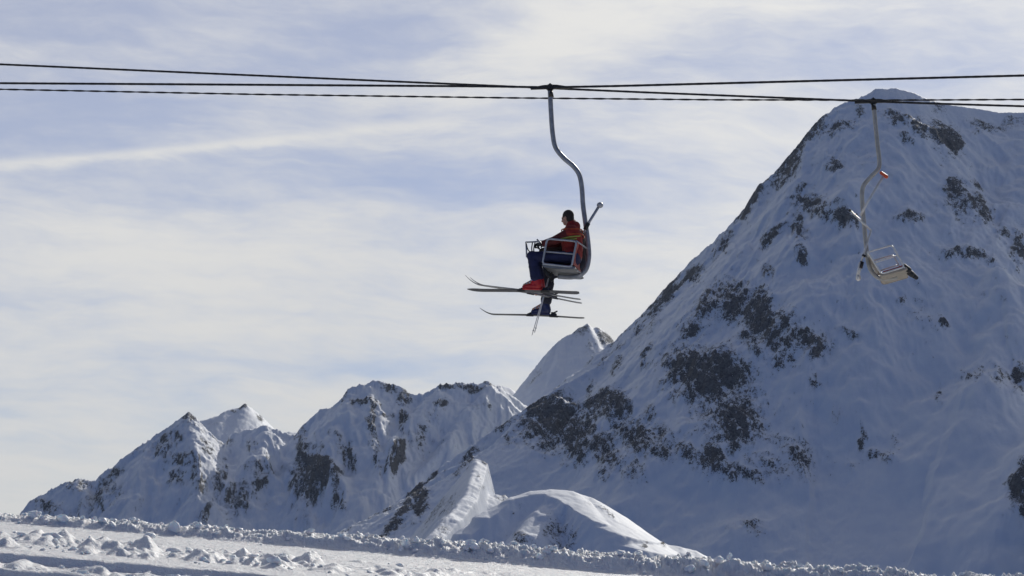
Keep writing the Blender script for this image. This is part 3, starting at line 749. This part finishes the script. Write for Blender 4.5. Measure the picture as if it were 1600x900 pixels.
# ------------------------------------------------------------------ ropes
def rope(name, pts, r, lobes, amp, pitch, label, knots=None):
    path = [P(*p) for p in pts]
    # resample evenly
    fine = []
    for a, b in zip(path[:-1], path[1:]):
        L = (b-a).length; n = max(2, int(L/.035))
        fine += [a.lerp(b, k/n) for k in range(n)]
    fine.append(path[-1])
    bm = bmesh.new(); seg = 12; rings = []; s = 0
    for i, p in enumerate(fine):
        t = (fine[min(i+1, len(fine)-1)] - fine[max(i-1, 0)]).normalized()
        up = Vector((0, 0, 1)); up = (up-t*up.dot(t)).normalized(); sd = t.cross(up)
        if i: s += (p-fine[i-1]).length
        ph = s/pitch*2*math.pi
        ring = []
        for k in range(seg):
            th = 2*math.pi*k/seg; rr = r*(1+amp*math.cos(lobes*th + ph))
            ring.append(bm.verts.new(p + (up*math.cos(th) + sd*math.sin(th))*rr))
        rings.append(ring)
    for A, B in zip(rings[:-1], rings[1:]):
        for k in range(seg):
            f = bm.faces.new((A[k], A[(k+1) % seg], B[(k+1) % seg], B[k])); f.smooth = True
    o = mesh_obj(name, bm, M_rope)
    tag(o, label, 'cable', 'cables of the chairlift'); return o
YC1, YC2 = 40.0, 42.5
rope('lift_cable', [(-900, 128, 42.4), (0, 130, 41.3), (400, 132.5, 40.7), (760, 135, 40.15), (859, 136.5, YC1), (960, 134.5, 39.85), (1250, 127, 39.4), (1600, 118, 38.9), (2500, 92, 37.6)],
     .019, 6, .10, .35, 'dark haul rope that carries the occupied chair and rises to the right')
rope('lift_cable', [(-900, 58, 46), (0, 100.5, 44.8), (400, 118, 44.1), (760, 133.5, 43.5), (1000, 144, 43.1), (1364, 158.5, YC2), (1480, 162.5, 42.3), (1600, 166, 42.1), (2500, 190, 40.6)],
     .019, 6, .10, .35, 'dark haul rope that carries the empty chair, highest at the left edge')
rope('signal_cable', [(-900, 121, 43.5), (0, 139.5, 42.5), (400, 147.5, 42.0), (800, 153, 41.6), (1120, 156, 41.3), (1400, 156.5, 41.0), (1600, 155.5, 40.8), (2500, 150, 40.0)],
     .014, 2, .28, .30, 'thinner twisted cable, the lowest one at the left edge')

# ------------------------------------------------------------------ chairs
def panel_bm(bm, prof, l0, l1, th):
    """a sheet extruded sideways from a side profile (local x,z points), with thickness"""
    n = len(prof); nor = []
    for i in range(n):
        a, b = prof[max(i-1, 0)], prof[min(i+1, n-1)]
        t = (b-a).normalized(); nor.append(Vector((-t.z, 0, t.x)))
    K = 6
    def vs(off):
        return [[bm.verts.new((p.x+q.x*off, l0+(l1-l0)*k/K, p.z+q.z*off)) for k in range(K+1)] for p, q in zip(prof, nor)]
    A, B = vs(-th/2), vs(th/2)
    for i in range(n-1):
        for k in range(K):
            f1 = bm.faces.new((A[i][k], A[i][k+1], A[i+1][k+1], A[i+1][k])); f2 = bm.faces.new((B[i][k], B[i+1][k], B[i+1][k+1], B[i][k+1]))
            f1.smooth = f2.smooth = True
        for k in (0, K): bm.faces.new((A[i][k], A[i+1][k], B[i+1][k], B[i][k]))
    for i in (0, n-1):
        for k in range(K): bm.faces.new((A[i][k], B[i][k], B[i][k+1], A[i][k+1]))
def rounded_loop(c, r=.05, n=5):
    """closed polygon with rounded corners"""
    out = []; m = len(c)
    for i in range(m):
        p, a, b = c[i], c[i-1], c[(i+1) % m]
        da, db = (a-p).normalized(), (b-p).normalized()
        s, e = p+da*r, p+db*r
        for k in range(n+1):
            t = k/n; out.append(s*(1-t)**2 + p*2*t*(1-t) + e*t*t)
    return out

def build_chair(clip, vec, roll, D, mats, label):
    fr = Frame(clip, vec, roll)
    root = empty('lift_chair', (0, 0, 0)); root.matrix_world = fr.M
    tag(root, label, 'chairlift chair', 'two seat chairs of the lift')
    at = fr.at; HW = D['hw']; sg = D['near']          # sg: sign of the side turned to the camera
    # hanger
    bm = bmesh.new(); tube_bm(bm, smooth_path([at(x, y, 0) for x, y in D['hanger']], 8), D['r_h'], 14)
    han = mesh_obj('hanger', bm, mats['pole'], root)
    # grip on the rope
    bm = bmesh.new()
    c0 = at(*D['clip'], 0)
    box_bm(bm, c0+Vector((0, 0, -.005)), .13, .09, .10, bev=.02)
    box_bm(bm, c0+Vector((0, .0, .045)), .06, .05, .05, bev=.015)
    for s in (-1, 1):
        pr = [(0.05, .040), (.12, .036), (.22, .018), (.33, -.006)]
        for i in range(3):
            (xa, za), (xb, zb) = pr[i], pr[i+1]
            q = [bm.verts.new((c0.x+s*x_, y_, c0.z+z_)) for x_, z_ in ((xa, za), (xb, zb)) for y_ in (-.03, .03)]
            w = [bm.verts.new((c0.x+s*x_, y_, c0.z-.026)) for x_ in (xa, xb) for y_ in (-.03, .03)]
            for fidx in ((q[0], q[1], q[3], q[2]), (w[0], w[2], w[3], w[1]), (q[0], q[2], w[2], w[0]), (q[1], w[1], w[3], q[3]), (q[0], w[0], w[1], q[1]), (q[2], q[3], w[3], w[2])):
                bm.faces.new(fidx)
    tube_bm(bm, [c0+Vector((0, 0, -.04)), at(*D['socket'], 0)], D['r_h']*.95, 12, r1=D['r_h']*1.18)
    bmesh.ops.recalc_face_normals(bm, faces=bm.faces[:])
    mesh_obj('rope_grip', bm, M_grip, root)
    # arm frames either side: the near one is given, the far one is the same shape across the seat
    fr4 = [at(x, y, sg*HW) for x, y in D['arm']]
    for s in (sg, -sg):
        c = [Vector((p.x, s*HW, p.z)) for p in fr4]
        bm = bmesh.new(); tube_bm(bm, rounded_loop(c, .055), D['r_t'], 10, closed=True)
        for (a, b) in D['bars']:
            pa, pb = [Vector((q.x, s*HW, q.z)) for q in (at(*a, sg*HW), at(*b, sg*HW))]
            tube_bm(bm, [pa, pb], D['r_t']*.8, 8)
        mesh_obj('arm_frame', bm, mats['tube'], root)
    # seat pan and back, spanning both sides; profile given on the near side
    pf = lambda L: smooth_path([Vector((q.x, 0, q.z)) for q in (at(x, y, sg*HW) for x, y in L)], 5)
    bm = bmesh.new(); panel_bm(bm, pf(D['seat']), -HW, HW, .035); mesh_obj('seat', bm, mats['pan'], root)
    bm = bmesh.new()
    P0 = pf(D['pad'])
    for k in range(2):
        panel_bm(bm, P0, -HW+.04+k*(HW-.01), -.03+k*(HW-.01), .03)
    mesh_obj('seat_pad', bm, mats['pad'], root)
    bm = bmesh.new(); panel_bm(bm, pf(D['back']), -HW+.015, HW-.015, .022); bk = mesh_obj('backrest', bm, mats['back'], root)
    bm = bmesh.new()
    for q in D['rails']:
        p = at(*q, sg*HW); tube_bm(bm, [Vector((p.x, -HW, p.z)), Vector((p.x, HW, p.z))], D['r_t'], 10)
    mesh_obj('cross_rail', bm, mats['tube'], root)
    # rubber bumper hanging below the front edge
    for (a, b, ra, rb, l) in D['bumper']:
        bm = bmesh.new(); capsule(bm, at(*a, l), at(*b, l), ra, rb, 10)
        for f in bm.faces: f.smooth = True
        mesh_obj('bumper', bm, M_dark, root)
    return root, fr

D1 = dict(hw=.50, near=1, r_h=.041, r_t=.017, clip=(859.5, 136.5), socket=(861, 152),
  hanger=[(859.5, 142), (861, 175), (863.5, 208), (868, 230), (880, 246), (896, 260), (905, 273), (909, 292), (911, 320), (915, 350), (919, 380), (920, 402), (916, 420), (907, 429), (893, 433), (872, 432)],
  arm=[(855, 373), (901, 377), (893, 417), (847.5, 412)], bars=[((851, 393), (897, 397))],
  seat=[(849, 414), (853, 416), (872, 418), (893, 419), (898, 417)], pad=[(850, 411), (872, 414), (890, 415)],
  back=[(895.5, 413), (897, 404), (899, 392), (901.5, 378)], rails=[(901, 377), (893, 417), (849, 413)],
  bumper=[((862, 422), (857, 428), .05, .05, .0), ((857, 428), (862, 438), .05, .025, .05), ((853, 424), (858, 432), .03, .03, .3)])
vec1 = (-math.cos(math.radians(10)), math.sin(math.radians(10)))
mats1 = dict(pole=M_pole, tube=M_tube, pan=M_pan, pad=M_redpad, back=M_red)
chair1, F1 = build_chair(P(859.5, 136.5, YC1), vec1, math.radians(3.5), D1, mats1, 'grey chair with two skiers on it, hanging before the bright sky')
a1 = F1.at
# safety bar of the occupied chair, closed: lever with counterweight behind, bar across the lap
bm = bmesh.new()
tube_bm(bm, [a1(913, 362, .06), a1(921, 346, .06), a1(936, 322, .06)], .024, 10)
ellipsoid(bm, a1(937.5, 320.5, .06), .055, .055, .05)
tube_bm(bm, smooth_path([a1(913, 362, .06), a1(897, 368, .06), a1(870, 373, .06), a1(845, 377, .06), a1(822, 378.5, .06)], 4), .014, 8)
tube_bm(bm, [a1(822, 378.5, -.38), a1(822, 378.5, .06), a1(822, 378.5, .20)], .016, 8)
tube_bm(bm, [a1(822, 379, .20), a1(823, 402, .20)], .014, 8)
tube_bm(bm, [a1(850, 385, .33), a1(839, 374, .33)], .015, 8)
sb = mesh_obj('safety_bar', bm, M_tube, chair1)
bm = bmesh.new(); tube_bm(bm, [a1(914, 359, .06), a1(919.5, 348.5, .06)], .036, 12); mesh_obj('collar', bm, M_dark, sb)
bm = bmesh.new()
for x0, x1 in ((822, 830), (832, 832.5), (836, 835)):
    tube_bm(bm, smooth_path([a1(x0, 379, .21), a1((x0+x1)/2-1.5, 389, .21), a1(x1, 396, .21)], 4), .010, 6)
mesh_obj('strap', bm, M_dark, sb)
bm = bmesh.new()
tube_bm(bm, smooth_path([a1(893, 433, 0), a1(897, 435, 0), a1(905, 434.5, 0), a1(911, 430, 0), a1(912, 424, 0)], 4), .012, 8)
mesh_obj('tow_loop', bm, M_tube, chair1)
bm = bmesh.new()
c = [a1(877, 373.5, .47), a1(890, 370, .47), a1(906, 368.5, .47)]
for a, b in zip(c[:-1], c[1:]): capsule(bm, a, b, .016, .012, 8)
c = [a1(885, 374.5, .46), a1(900, 373, .46)]; capsule(bm, c[0], c[1], .014, .014, 8)
mesh_obj('strap', bm, M_yellow, chair1)
# rear stays and hook behind the back
for q in ([a1(893, 417, .5), a1(909, 427, 0)], [a1(901, 377, .5), a1(921, 391, -.1)]):
    bm = bmesh.new(); tube_bm(bm, q, .014, 8); mesh_obj('back_stay', bm, M_tube, chair1)

D2 = dict(hw=.50, near=-1, r_h=.038, r_t=.016, clip=(1364.5, 158.5), socket=(1366, 172),
  hanger=[(1365, 163), (1368, 195), (1371, 225), (1374, 252), (1372, 264), (1361, 276), (1350, 289), (1347, 302), (1348, 325), (1351, 360), (1354, 390), (1357, 411), (1362, 424), (1371, 433), (1381, 436), (1392, 435), (1402, 433)],
  arm=[(1356, 394), (1394, 383), (1413, 417), (1377, 428)], bars=[((1365, 411), (1402, 399))],
  seat=[(1375, 426), (1380, 429), (1395, 425), (1413, 420), (1417, 418)], pad=[(1380, 424.5), (1396, 420), (1412, 414.5)],
  back=[(1372, 421), (1366, 410), (1361, 402), (1357, 395)], rails=[(1356, 394), (1377, 428), (1413, 418)],
  bumper=[((1417, 423), (1424, 428), .05, .055, 0), ((1424, 428), (1432, 434), .055, .035, .1), ((1413, 416), (1420, 422), .045, .05, -.3)])
D2['hanger'] = [(x, y) for x, y in D2['hanger']]
vec2 = (-vec1[0], -vec1[1])
mats2 = dict(pole=M_pole2, tube=M_tube2, pan=M_pan2, pad=M_redpad, back=M_pan2)
chair2, F2 = build_chair(P(1364.5, 158.5, YC2), vec2, math.radians(-3.0), D2, mats2, 'empty cream chair with raised safety bar, hanging before the big mountain')
a2 = F2.at
bm = bmesh.new()
tube_bm(bm, [a2(1345, 410, -.06), a2(1350, 396, -.06), a2(1361, 360, -.06)], .016, 10)
tube_bm(bm, [a2(1361, 360, -.06), a2(1344, 344, -.06), a2(1328, 329, -.06)], .018, 10)
tube_bm(bm, [a2(1344.5, 337, -.06), a2(1354, 318, -.06), a2(1381, 274, -.06)], .022, 10)
tube_bm(bm, [a2(1345, 410, -.06), a2(1340, 432, -.06)], .030, 10)
ellipsoid(bm, a2(1341, 434, -.06), .045, .05, .06)
sb2 = mesh_obj('safety_bar', bm, M_tube2, chair2)
bm = bmesh.new(); tube_bm(bm, [a2(1349, 401, -.06), a2(1350.5, 398, -.06)], .034, 10); mesh_obj('collar', bm, M_dark, sb2)
bm = bmesh.new(); tube_bm(bm, [a2(1344.5, 419, -.06), a2(1347, 409, -.06)], .036, 12); mesh_obj('collar', bm, M_dark, sb2)
bm = bmesh.new(); ellipsoid(bm, a2(1328, 329, -.06), .028, .028, .028); mesh_obj('end_cap', bm, M_dark, sb2)
bm = bmesh.new(); capsule(bm, a2(1377, 270, -.06), a2(1385, 276, -.06), .03, .035, 10); mesh_obj('foot_pad', bm, M_orange, sb2)

# ------------------------------------------------------------------ skiers
def shade(bm):
    for f in bm.faces: f.smooth = True
def hand_bm(bm, w, fwd, up, side, s=1.):
    """glove with palm, four curled fingers of different length and a thumb leaving the side near the wrist"""
    fwd, up, side = fwd.normalized(), up.normalized(), side.normalized()
    palm = w + fwd*.045*s
    M = Matrix((fwd, side, up)).transposed().to_4x4()
    ellipsoid(bm, palm, .055*s, .046*s, .022*s, M)
    for k, L in enumerate((.062, .074, .070, .055)):
        b = w + fwd*.080*s + side*(.033-.022*k)*s
        k1 = b + (fwd*.85 - up*.5)*L*.45*s; k2 = k1 + (fwd*.1 - up*1.0)*L*.40*s; k3 = k2 + (-fwd*.7 - up*.6)*L*.30*s
        for p, q in ((b - fwd*.02*s, k1), (k1, k2), (k2, k3)): capsule(bm, p, q, .0115*s, .0105*s, 8)
    t0 = w + fwd*.025*s + side*.035*s; t1 = t0 + (fwd*.5 + side*.55 - up*.3)*.04*s; t2 = t1 + (fwd*.6 - up*.7 - side*.1)*.035*s
    capsule(bm, t0, t1, .014*s, .013*s, 8); capsule(bm, t1, t2, .013*s, .011*s, 8)

def head_bm(bm, c, s=1., turn=0., nod=0.):
    R = Matrix.Rotation(turn, 4, 'Z') @ Matrix.Rotation(nod, 4, 'Y')
    T = lambda v: c + (R @ Vector(v))*s
    ellipsoid(bm, T((-.012, 0, .022)), .098*s, .077*s, .098*s, R)           # skull
    ellipsoid(bm, T((.028, 0, -.045)), .062*s, .058*s, .070*s, R)           # face and jaw
    ellipsoid(bm, T((.062, 0, -.092)), .024*s, .026*s, .022*s, R)           # chin
    ellipsoid(bm, T((.098, 0, -.022)), .020*s, .015*s, .026*s, R)           # nose
    ellipsoid(bm, T((.112, 0, -.036)), .013*s, .017*s, .012*s, R)
    ellipsoid(bm, T((.078, 0, .018)), .020*s, .050*s, .014*s, R)            # brow
    for y in (-1, 1):
        ellipsoid(bm, T((.058, .038*y, -.035)), .026*s, .022*s, .024*s, R)  # cheek
        ellipsoid(bm, T((-.010, .080*y, -.018)), .020*s, .010*s, .034*s, R) # ear
    ellipsoid(bm, T((.084, 0, -.062)), .014*s, .024*s, .008*s, R)           # lips
    ellipsoid(bm, T((.080, 0, -.074)), .013*s, .020*s, .008*s, R)

def skier(fr, J, mats, label, parent_name='person'):
    """J: joints in chair-local coordinates"""
    root_loc = fr.M @ J['hip']
    bm = bmesh.new()
    nk = J['neck']; h = J['head']
    head_bm(bm, h, 1.0, J.get('turn', 0), J.get('nod', .1))
    capsule(bm, nk, h+Vector((-.02, 0, -.07)), .058, .052)
    capsule(bm, J['hip']+Vector((0, -.08, 0)), J['hip']+Vector((0, .08, 0)), .12, .12)
    capsule(bm, J['hip'], J['chest'], .125, .145)
    capsule(bm, J['chest']+Vector((0, -.06, .03)), J['chest']+Vector((0, .06, .03)), .125, .125)
    capsule(bm, J['chest'], nk, .12, .062)
    for s in ('L', 'R'):
        sh, eb, wr = J['sh'+s], J['el'+s], J['wr'+s]
        capsule(bm, J['chest'].lerp(nk, .5), sh, .08, .07)
        capsule(bm, sh, eb, .058, .046); capsule(bm, eb, wr, .046, .030)
        hj, kn, an, to = J['hj'+s], J['kn'+s], J['an'+s], J['to'+s]
        capsule(bm, hj, kn, .088, .062); capsule(bm, kn, an, .060, .042); capsule(bm, an, to, .042, .034)
    shade(bm)
    body = mesh_obj('person', bm, M_skin); fuse(body, .009, 2)
    body.matrix_world = fr.M
    tag(body, label, 'person', 'skiers riding the chair')
    # eyes
    R = Matrix.Rotation(J.get('turn', 0), 4, 'Z') @ Matrix.Rotation(J.get('nod', .1), 4, 'Y')
    for y in (-1, 1):
        bm = bmesh.new(); ellipsoid(bm, h + R @ Vector((.082, .030*y, .0)), .012, .013, .009, R); shade(bm)
        mesh_obj('eye', bm, M_dark, body)
    # cropped dark hair
    bm = bmesh.new()
    ellipsoid(bm, h + R @ Vector((-.022, 0, .034)), .102, .086, .100, R)
    ellipsoid(bm, h + R @ Vector((-.052, 0, -.015)), .068, .074, .082, R)
    shade(bm); ho = mesh_obj('hair', bm, M_hair, body); fuse(ho, .009, 1)
    # jacket: torso with stand-up collar and a hem over the hips
    bm = bmesh.new()
    capsule(bm, J['hip']+Vector((.0, -.07, .02)), J['hip']+Vector((.0, .07, .02)), .15, .15)
    capsule(bm, J['hip']+Vector((0, 0, .03)), J['chest'], .165, .185)
    capsule(bm, J['chest']+Vector((-.01, -.10, .04)), J['chest']+Vector((-.01, .10, .04)), .155, .155)
    capsule(bm, J['chest']+Vector((0, 0, .08)), nk+Vector((-.01, 0, -.02)), .15, .092)
    capsule(bm, nk+Vector((-.02, 0, -.02)), nk+Vector((-.025, 0, .045)), .094, .088)
    ellipsoid(bm, nk+Vector((-.095, 0, .01)), .075, .11, .085)                          # hood lying on the shoulders
    for s in ('L', 'R'):
        capsule(bm, J['chest'].lerp(nk, .35), J['sh'+s], .12, .098)
    shade(bm); jk = mesh_obj('jacket', bm, mats['jacket'], body); fuse(jk, .010, 3)
    for s in ('L', 'R'):
        bm = bmesh.new()
        capsule(bm, J['sh'+s], J['el'+s], .090, .074); capsule(bm, J['el'+s], J['wr'+s], .074, .056)
        rr = random.Random(3)
        for k in range(3):
            p = J['sh'+s].lerp(J['el'+s], .3+.28*k); ellipsoid(bm, p, .088-.006*k, .088-.006*k, .03)
        shade(bm); sl = mesh_obj('sleeve', bm, mats['sleeve'], jk); fuse(sl, .010, 3)
        bm = bmesh.new()
        d = (J['wr'+s]-J['el'+s]).normalized(); sd = Vector((0, -1 if s == 'L' else 1, 0))
        up = d.cross(sd); up = up if up.z > 0 else -up
        hand_bm(bm, J['wr'+s]+d*.01, d, up, sd, 1.1); capsule(bm, J['wr'+s]-d*.05, J['wr'+s]+d*.02, .046, .040, 12)
        shade(bm); mesh_obj('glove', bm, M_glove, body)
    if mats.get('piping'):
        for zz, rr in ((.105, 1.03), (.02, 1.03)):
            c = J['chest'] + Vector((-.01, 0, zz))
            k1, k2 = (.168, .250) if zz > .05 else (.190, .262)
            ring = [c + Vector((math.cos(q)*k1*rr, math.sin(q)*k2*rr*.95, .01*math.sin(3*q))) for q in np.linspace(0, 2*math.pi, 40, endpoint=False)]
            bm = bmesh.new(); tube_bm(bm, ring, .010, 8, closed=True); mesh_obj('piping', bm, mats['piping'], jk)
    # trousers
    bm = bmesh.new()
    capsule(bm, J['hip']+Vector((0, -.09, -.02)), J['hip']+Vector((0, .09, -.02)), .140, .140)
    for s in ('L', 'R'):
        hj, kn, an = J['hj'+s], J['kn'+s], J['an'+s]
        capsule(bm, hj, kn, .108, .088); capsule(bm, kn, kn.lerp(an, .9), .090, .096)
        ellipsoid(bm, kn+Vector((.012, 0, .01)), .092, .088, .088)
        for k in range(4):
            p = kn.lerp(an, .25+.2*k); ellipsoid(bm, p, .098+.004*(k % 2), .096, .025)
    shade(bm); tr = mesh_obj('trousers', bm, mats['pants'], body); fuse(tr, .010, 2)
    # ski boots, rigid shells with buckles
    for s in ('L', 'R'):
        an, to = J['an'+s], J['to'+s]; d = (to-an); d.z = 0; d.normalize()
        fw = (to-an).normalized(); sl_ = J['skidir'+s].normalized(); side = Vector((0, 1, 0)); side = (side - sl_*side.dot(sl_)).normalized(); up = sl_.cross(side); up = up if up.z > 0 else -up
        heel = J['sole'+s]
        Mx = Matrix((sl_, up.cross(sl_), up)).transposed().to_4x4()
        bm = bmesh.new()
        box_bm(bm, heel + sl_*.155 + up*.020, .325, .095, .040, Mx, .012)
        capsule(bm, heel + sl_*.05 + up*.075, heel + sl_*.255 + up*.068, .058, .046)
        ellipsoid(bm, heel + sl_*.285 + up*.055, .045, .046, .036, Mx)
        capsule(bm, heel + sl_*.055 + up*.10, heel + sl_*.095 + up*.21, .066, .070)
        capsule(bm, heel + sl_*.14 + up*.11, heel + sl_*.12 + up*.18, .056, .055)
        shade(bm); bt = mesh_obj('boot', bm, mats['boot'], body); fuse(bt, .009, 1)
        for q, (fx, uz) in enumerate(((.245, .112), (.20, .128), (.165, .165), (.15, .19))):
            bm = bmesh.new(); yv = -side if False else side
            for sgn in (1, -1):
                box_bm(bm, heel + sl_*fx + up*uz + side*.030*sgn, .018, .05, .022, Mx, .004)
            mesh_obj('buckle', bm, M_silver, bt)
    return body

def ski(fr, a, b, tip, width, mat, label, boot=None, camber=0., cant=0.):
    """a, b: local points of contact-tip and tail on the sole line; tip: how far the shovel rises"""
    f = (a-b).normalized(); side = Vector((0, 1, 0)); side = (side-f*side.dot(f)).normalized(); up = f.cross(side); up = up if up.z > 0 else -up
    Rm = Matrix.Rotation(cant, 3, f); side = Rm @ side; up = Rm @ up
    L = (a-b).length; N = 44; bm = bmesh.new(); rings = []
    for i in range(N+1):
        t = i/N; s = t*L
        e = max(0, (t-.86)/.14); z = tip*e**1.8 + .010*math.sin(math.pi*min(1, t/.86)) + (.006*(1-t/.05) if t < .05 else 0)
        w = width*(.5+.12*abs(t-.45)**1.2*3.0); w *= (1-.85*e**3.2) * (.55+.45*min(1, t/.015))
        th = .007 + .012*math.exp(-((t-.45)/.22)**2)
        c = b + f*s + up*z
        rings.append([bm.verts.new(c + side*w), bm.verts.new(c + side*w*.86 + up*th), bm.verts.new(c - side*w*.86 + up*th), bm.verts.new(c - side*w)])
    for A, B in zip(rings[:-1], rings[1:]):
        for k in range(4): bm.faces.new((A[k], A[(k+1) % 4], B[(k+1) % 4], B[k]))
    bm.faces.new(rings[0][::-1]); bm.faces.new(rings[-1])
    bmesh.ops.recalc_face_normals(bm, faces=bm.faces[:])
    root = mesh_obj('ski', bm, mat); root.matrix_world = fr.M
    tag(root, label, 'ski', 'skis worn by the two skiers')
    if boot is not None:
        Mx = Matrix((f, up.cross(f), up)).transposed().to_4x4()
        for nm, off, dims in (('toe_binding', .345, (.085, .062, .042)), ('heel_binding', -.06, (.10, .060, .062))):
            bm = bmesh.new(); c = boot + f*off + up*.012
            box_bm(bm, c + up*dims[2]*.35, dims[0], dims[1], dims[2], Mx, .010)
            box_bm(bm, c + up*dims[2]*.95 + f*(-.015 if off > 0 else .02), dims[0]*.55, dims[1]*.8, .022, Mx, .006)
            box_bm(bm, c - up*.004, dims[0]*1.5, .055, .018, Mx, .004)
            if off < 0: capsule(bm, c + up*.06, c + up*.09 - f*.05, .014, .012, 8)
            mesh_obj(nm, bm, M_dark, root)
    return root

V = Vector
# front skier (near seat)
nl, fl_ = .34, .16
J1 = dict(hip=a1(895, 400, .23), chest=a1(893, 371, .23), neck=a1(891, 355, .24), head=a1(886.5, 340.5, .24), turn=-.45, nod=.12,
          shL=a1(890, 364, .40), elL=a1(866, 376, .40), wrL=a1(851, 380, .36),
          shR=a1(891, 366, .10), elR=a1(870, 380, .06), wrR=a1(848, 381, .10),
          hjL=a1(892, 402, nl), knL=a1(832.5, 401, nl), anL=a1(838, 437, nl), toL=a1(820, 446, nl),
          hjR=a1(894, 404, fl_), knR=a1(836, 403, fl_), anR=a1(842, 438, fl_), toR=a1(824, 448, fl_))
skA = (a1(730, 453, nl), a1(905, 458, nl)); skB = (a1(733, 443, fl_), a1(907, 468.5, fl_))
def on_line(sk, px):
    """point of a ski's sole at picture column px"""
    a, b = sk; best = min((abs(proj(*(F1.M @ a.lerp(b, t/200)))[0]-px), t/200) for t in range(201))
    return a.lerp(b, best[1])
J1.update(skidirL=skA[0]-skA[1], soleL=on_line(skA, 846)+V((0, 0, .022)), skidirR=skB[0]-skB[1], soleR=on_line(skB, 849)+V((0, 0, .022)))
skier(F1, J1, dict(jacket=M_jacket, sleeve=M_jmar, piping=M_jorange, pants=M_pants, boot=M_boot),
      'seated skier in a red jacket and navy trousers with red boots')
# second skier, behind the first
m1, m2 = -.17, -.36
skC = (a1(724.5, 441, m1), a1(909, 474.5, m1)); skD = (a1(749, 490.5, m2), a1(913, 497.5, m2))
J2 = dict(hip=a1(905, 409, -.27), chest=a1(901, 381, -.27), neck=a1(899, 369, -.27), head=a1(892, 354.5, -.27), turn=-.1, nod=.35,
          shL=a1(899, 378, -.10), elL=a1(878, 388, -.08), wrL=a1(855, 389, -.12),
          shR=a1(901, 380, -.44), elR=a1(880, 392, -.46), wrR=a1(858, 392, -.40),
          hjL=a1(902, 411, m1), knL=a1(856, 414, m1), anL=a1(857, 449, m1), toL=a1(838, 459, m1),
          hjR=a1(903, 413, m2), knR=a1(858, 430, m2), anR=a1(853, 474, m2), toR=a1(834, 484, m2))
J2.update(skidirL=skC[0]-skC[1], soleL=on_line(skC, 860)+V((0, 0, .022)), skidirR=skD[0]-skD[1], soleR=on_line(skD, 859)+V((0, 0, .022)))
skier(F1, J2, dict(jacket=M_jdark, sleeve=M_jdark, pants=M_pants2, boot=M_boot2),
      'second skier mostly hidden behind the first, one blue boot hanging lower')
ski(F1, skA[0], skA[1], .012, .085, M_skia, 'dark thick edged ski under the near red boot, straight and level', J1['soleL']-V((0, 0, .022)), cant=math.radians(20))
ski(F1, skB[0], skB[1], .10, .075, M_skib, 'grey ski of the red booted skier crossing behind, tail sloping down', J1['soleR']-V((0, 0, .022)), cant=math.radians(4))
ski(F1, skC[0], skC[1], .12, .075, M_skib, 'ski with the highest upturned tip, under the hidden skier', J2['soleL']-V((0, 0, .022)), cant=math.radians(4))
ski(F1, skD[0], skD[1], .10, .075, M_skia, 'thin dark ski hanging lowest under the blue boot', J2['soleR']-V((0, 0, .022)), cant=math.radians(5))
# poles tucked beside the knee, points down
for (p0, p1, lab, l0, l1) in (((866, 404), (831.5, 523), 'ski pole hanging below the skis, the more slanted of the two', .02, .05),
                             ((866, 402), (835.5, 519), 'ski pole hanging below the skis, the shorter one on the inner side', .06, .10)):
    a, b = a1(*p0, l0), a1(*p1, l1); d = (b-a).normalized()
    bm = bmesh.new(); tube_bm(bm, [a, a.lerp(b, .5), b], .011, 8, r1=.0065)
    tube_bm(bm, [b, b+d*.02], .004, 6, r1=.001)
    o = mesh_obj('ski_pole', bm, M_skipole); o.matrix_world = F1.M; tag(o, lab, 'ski pole', 'ski poles of the seated skier')
    bm = bmesh.new(); tube_bm(bm, [a-d*.10, a-d*.05, a+d*.02], .017, 8); mesh_obj('grip', bm, M_dark, o)
    bm = bmesh.new(); tube_bm(bm, [b-d*.075, b-d*.065], .020, 12, r1=.014); mesh_obj('basket', bm, M_skipole, o)

# ------------------------------------------------------------------ the air
def add_haze(density):
    bm = bmesh.new(); bmesh.ops.create_cube(bm, size=1)
    m = bpy.data.materials.new('air'); m.use_nodes = True; nt = m.node_tree; nt.nodes.clear()
    t = NT(nt); v = t.n('ShaderNodeVolumePrincipled')
    v.inputs['Color'].default_value = (.66, .80, 1., 1); v.inputs['Density'].default_value = density; v.inputs['Anisotropy'].default_value = .2
    nt.links.new(v.outputs[0], t.n('ShaderNodeOutputMaterial').inputs['Volume'])
    for q in bm.verts: q.co = (q.co.x*20400, q.co.y*20400, q.co.z*1500 + 250)
    o = mesh_obj('haze', bm, m); tag(o, kind='stuff')
HAZE = 1.0e-5
if HAZE: add_haze(HAZE)
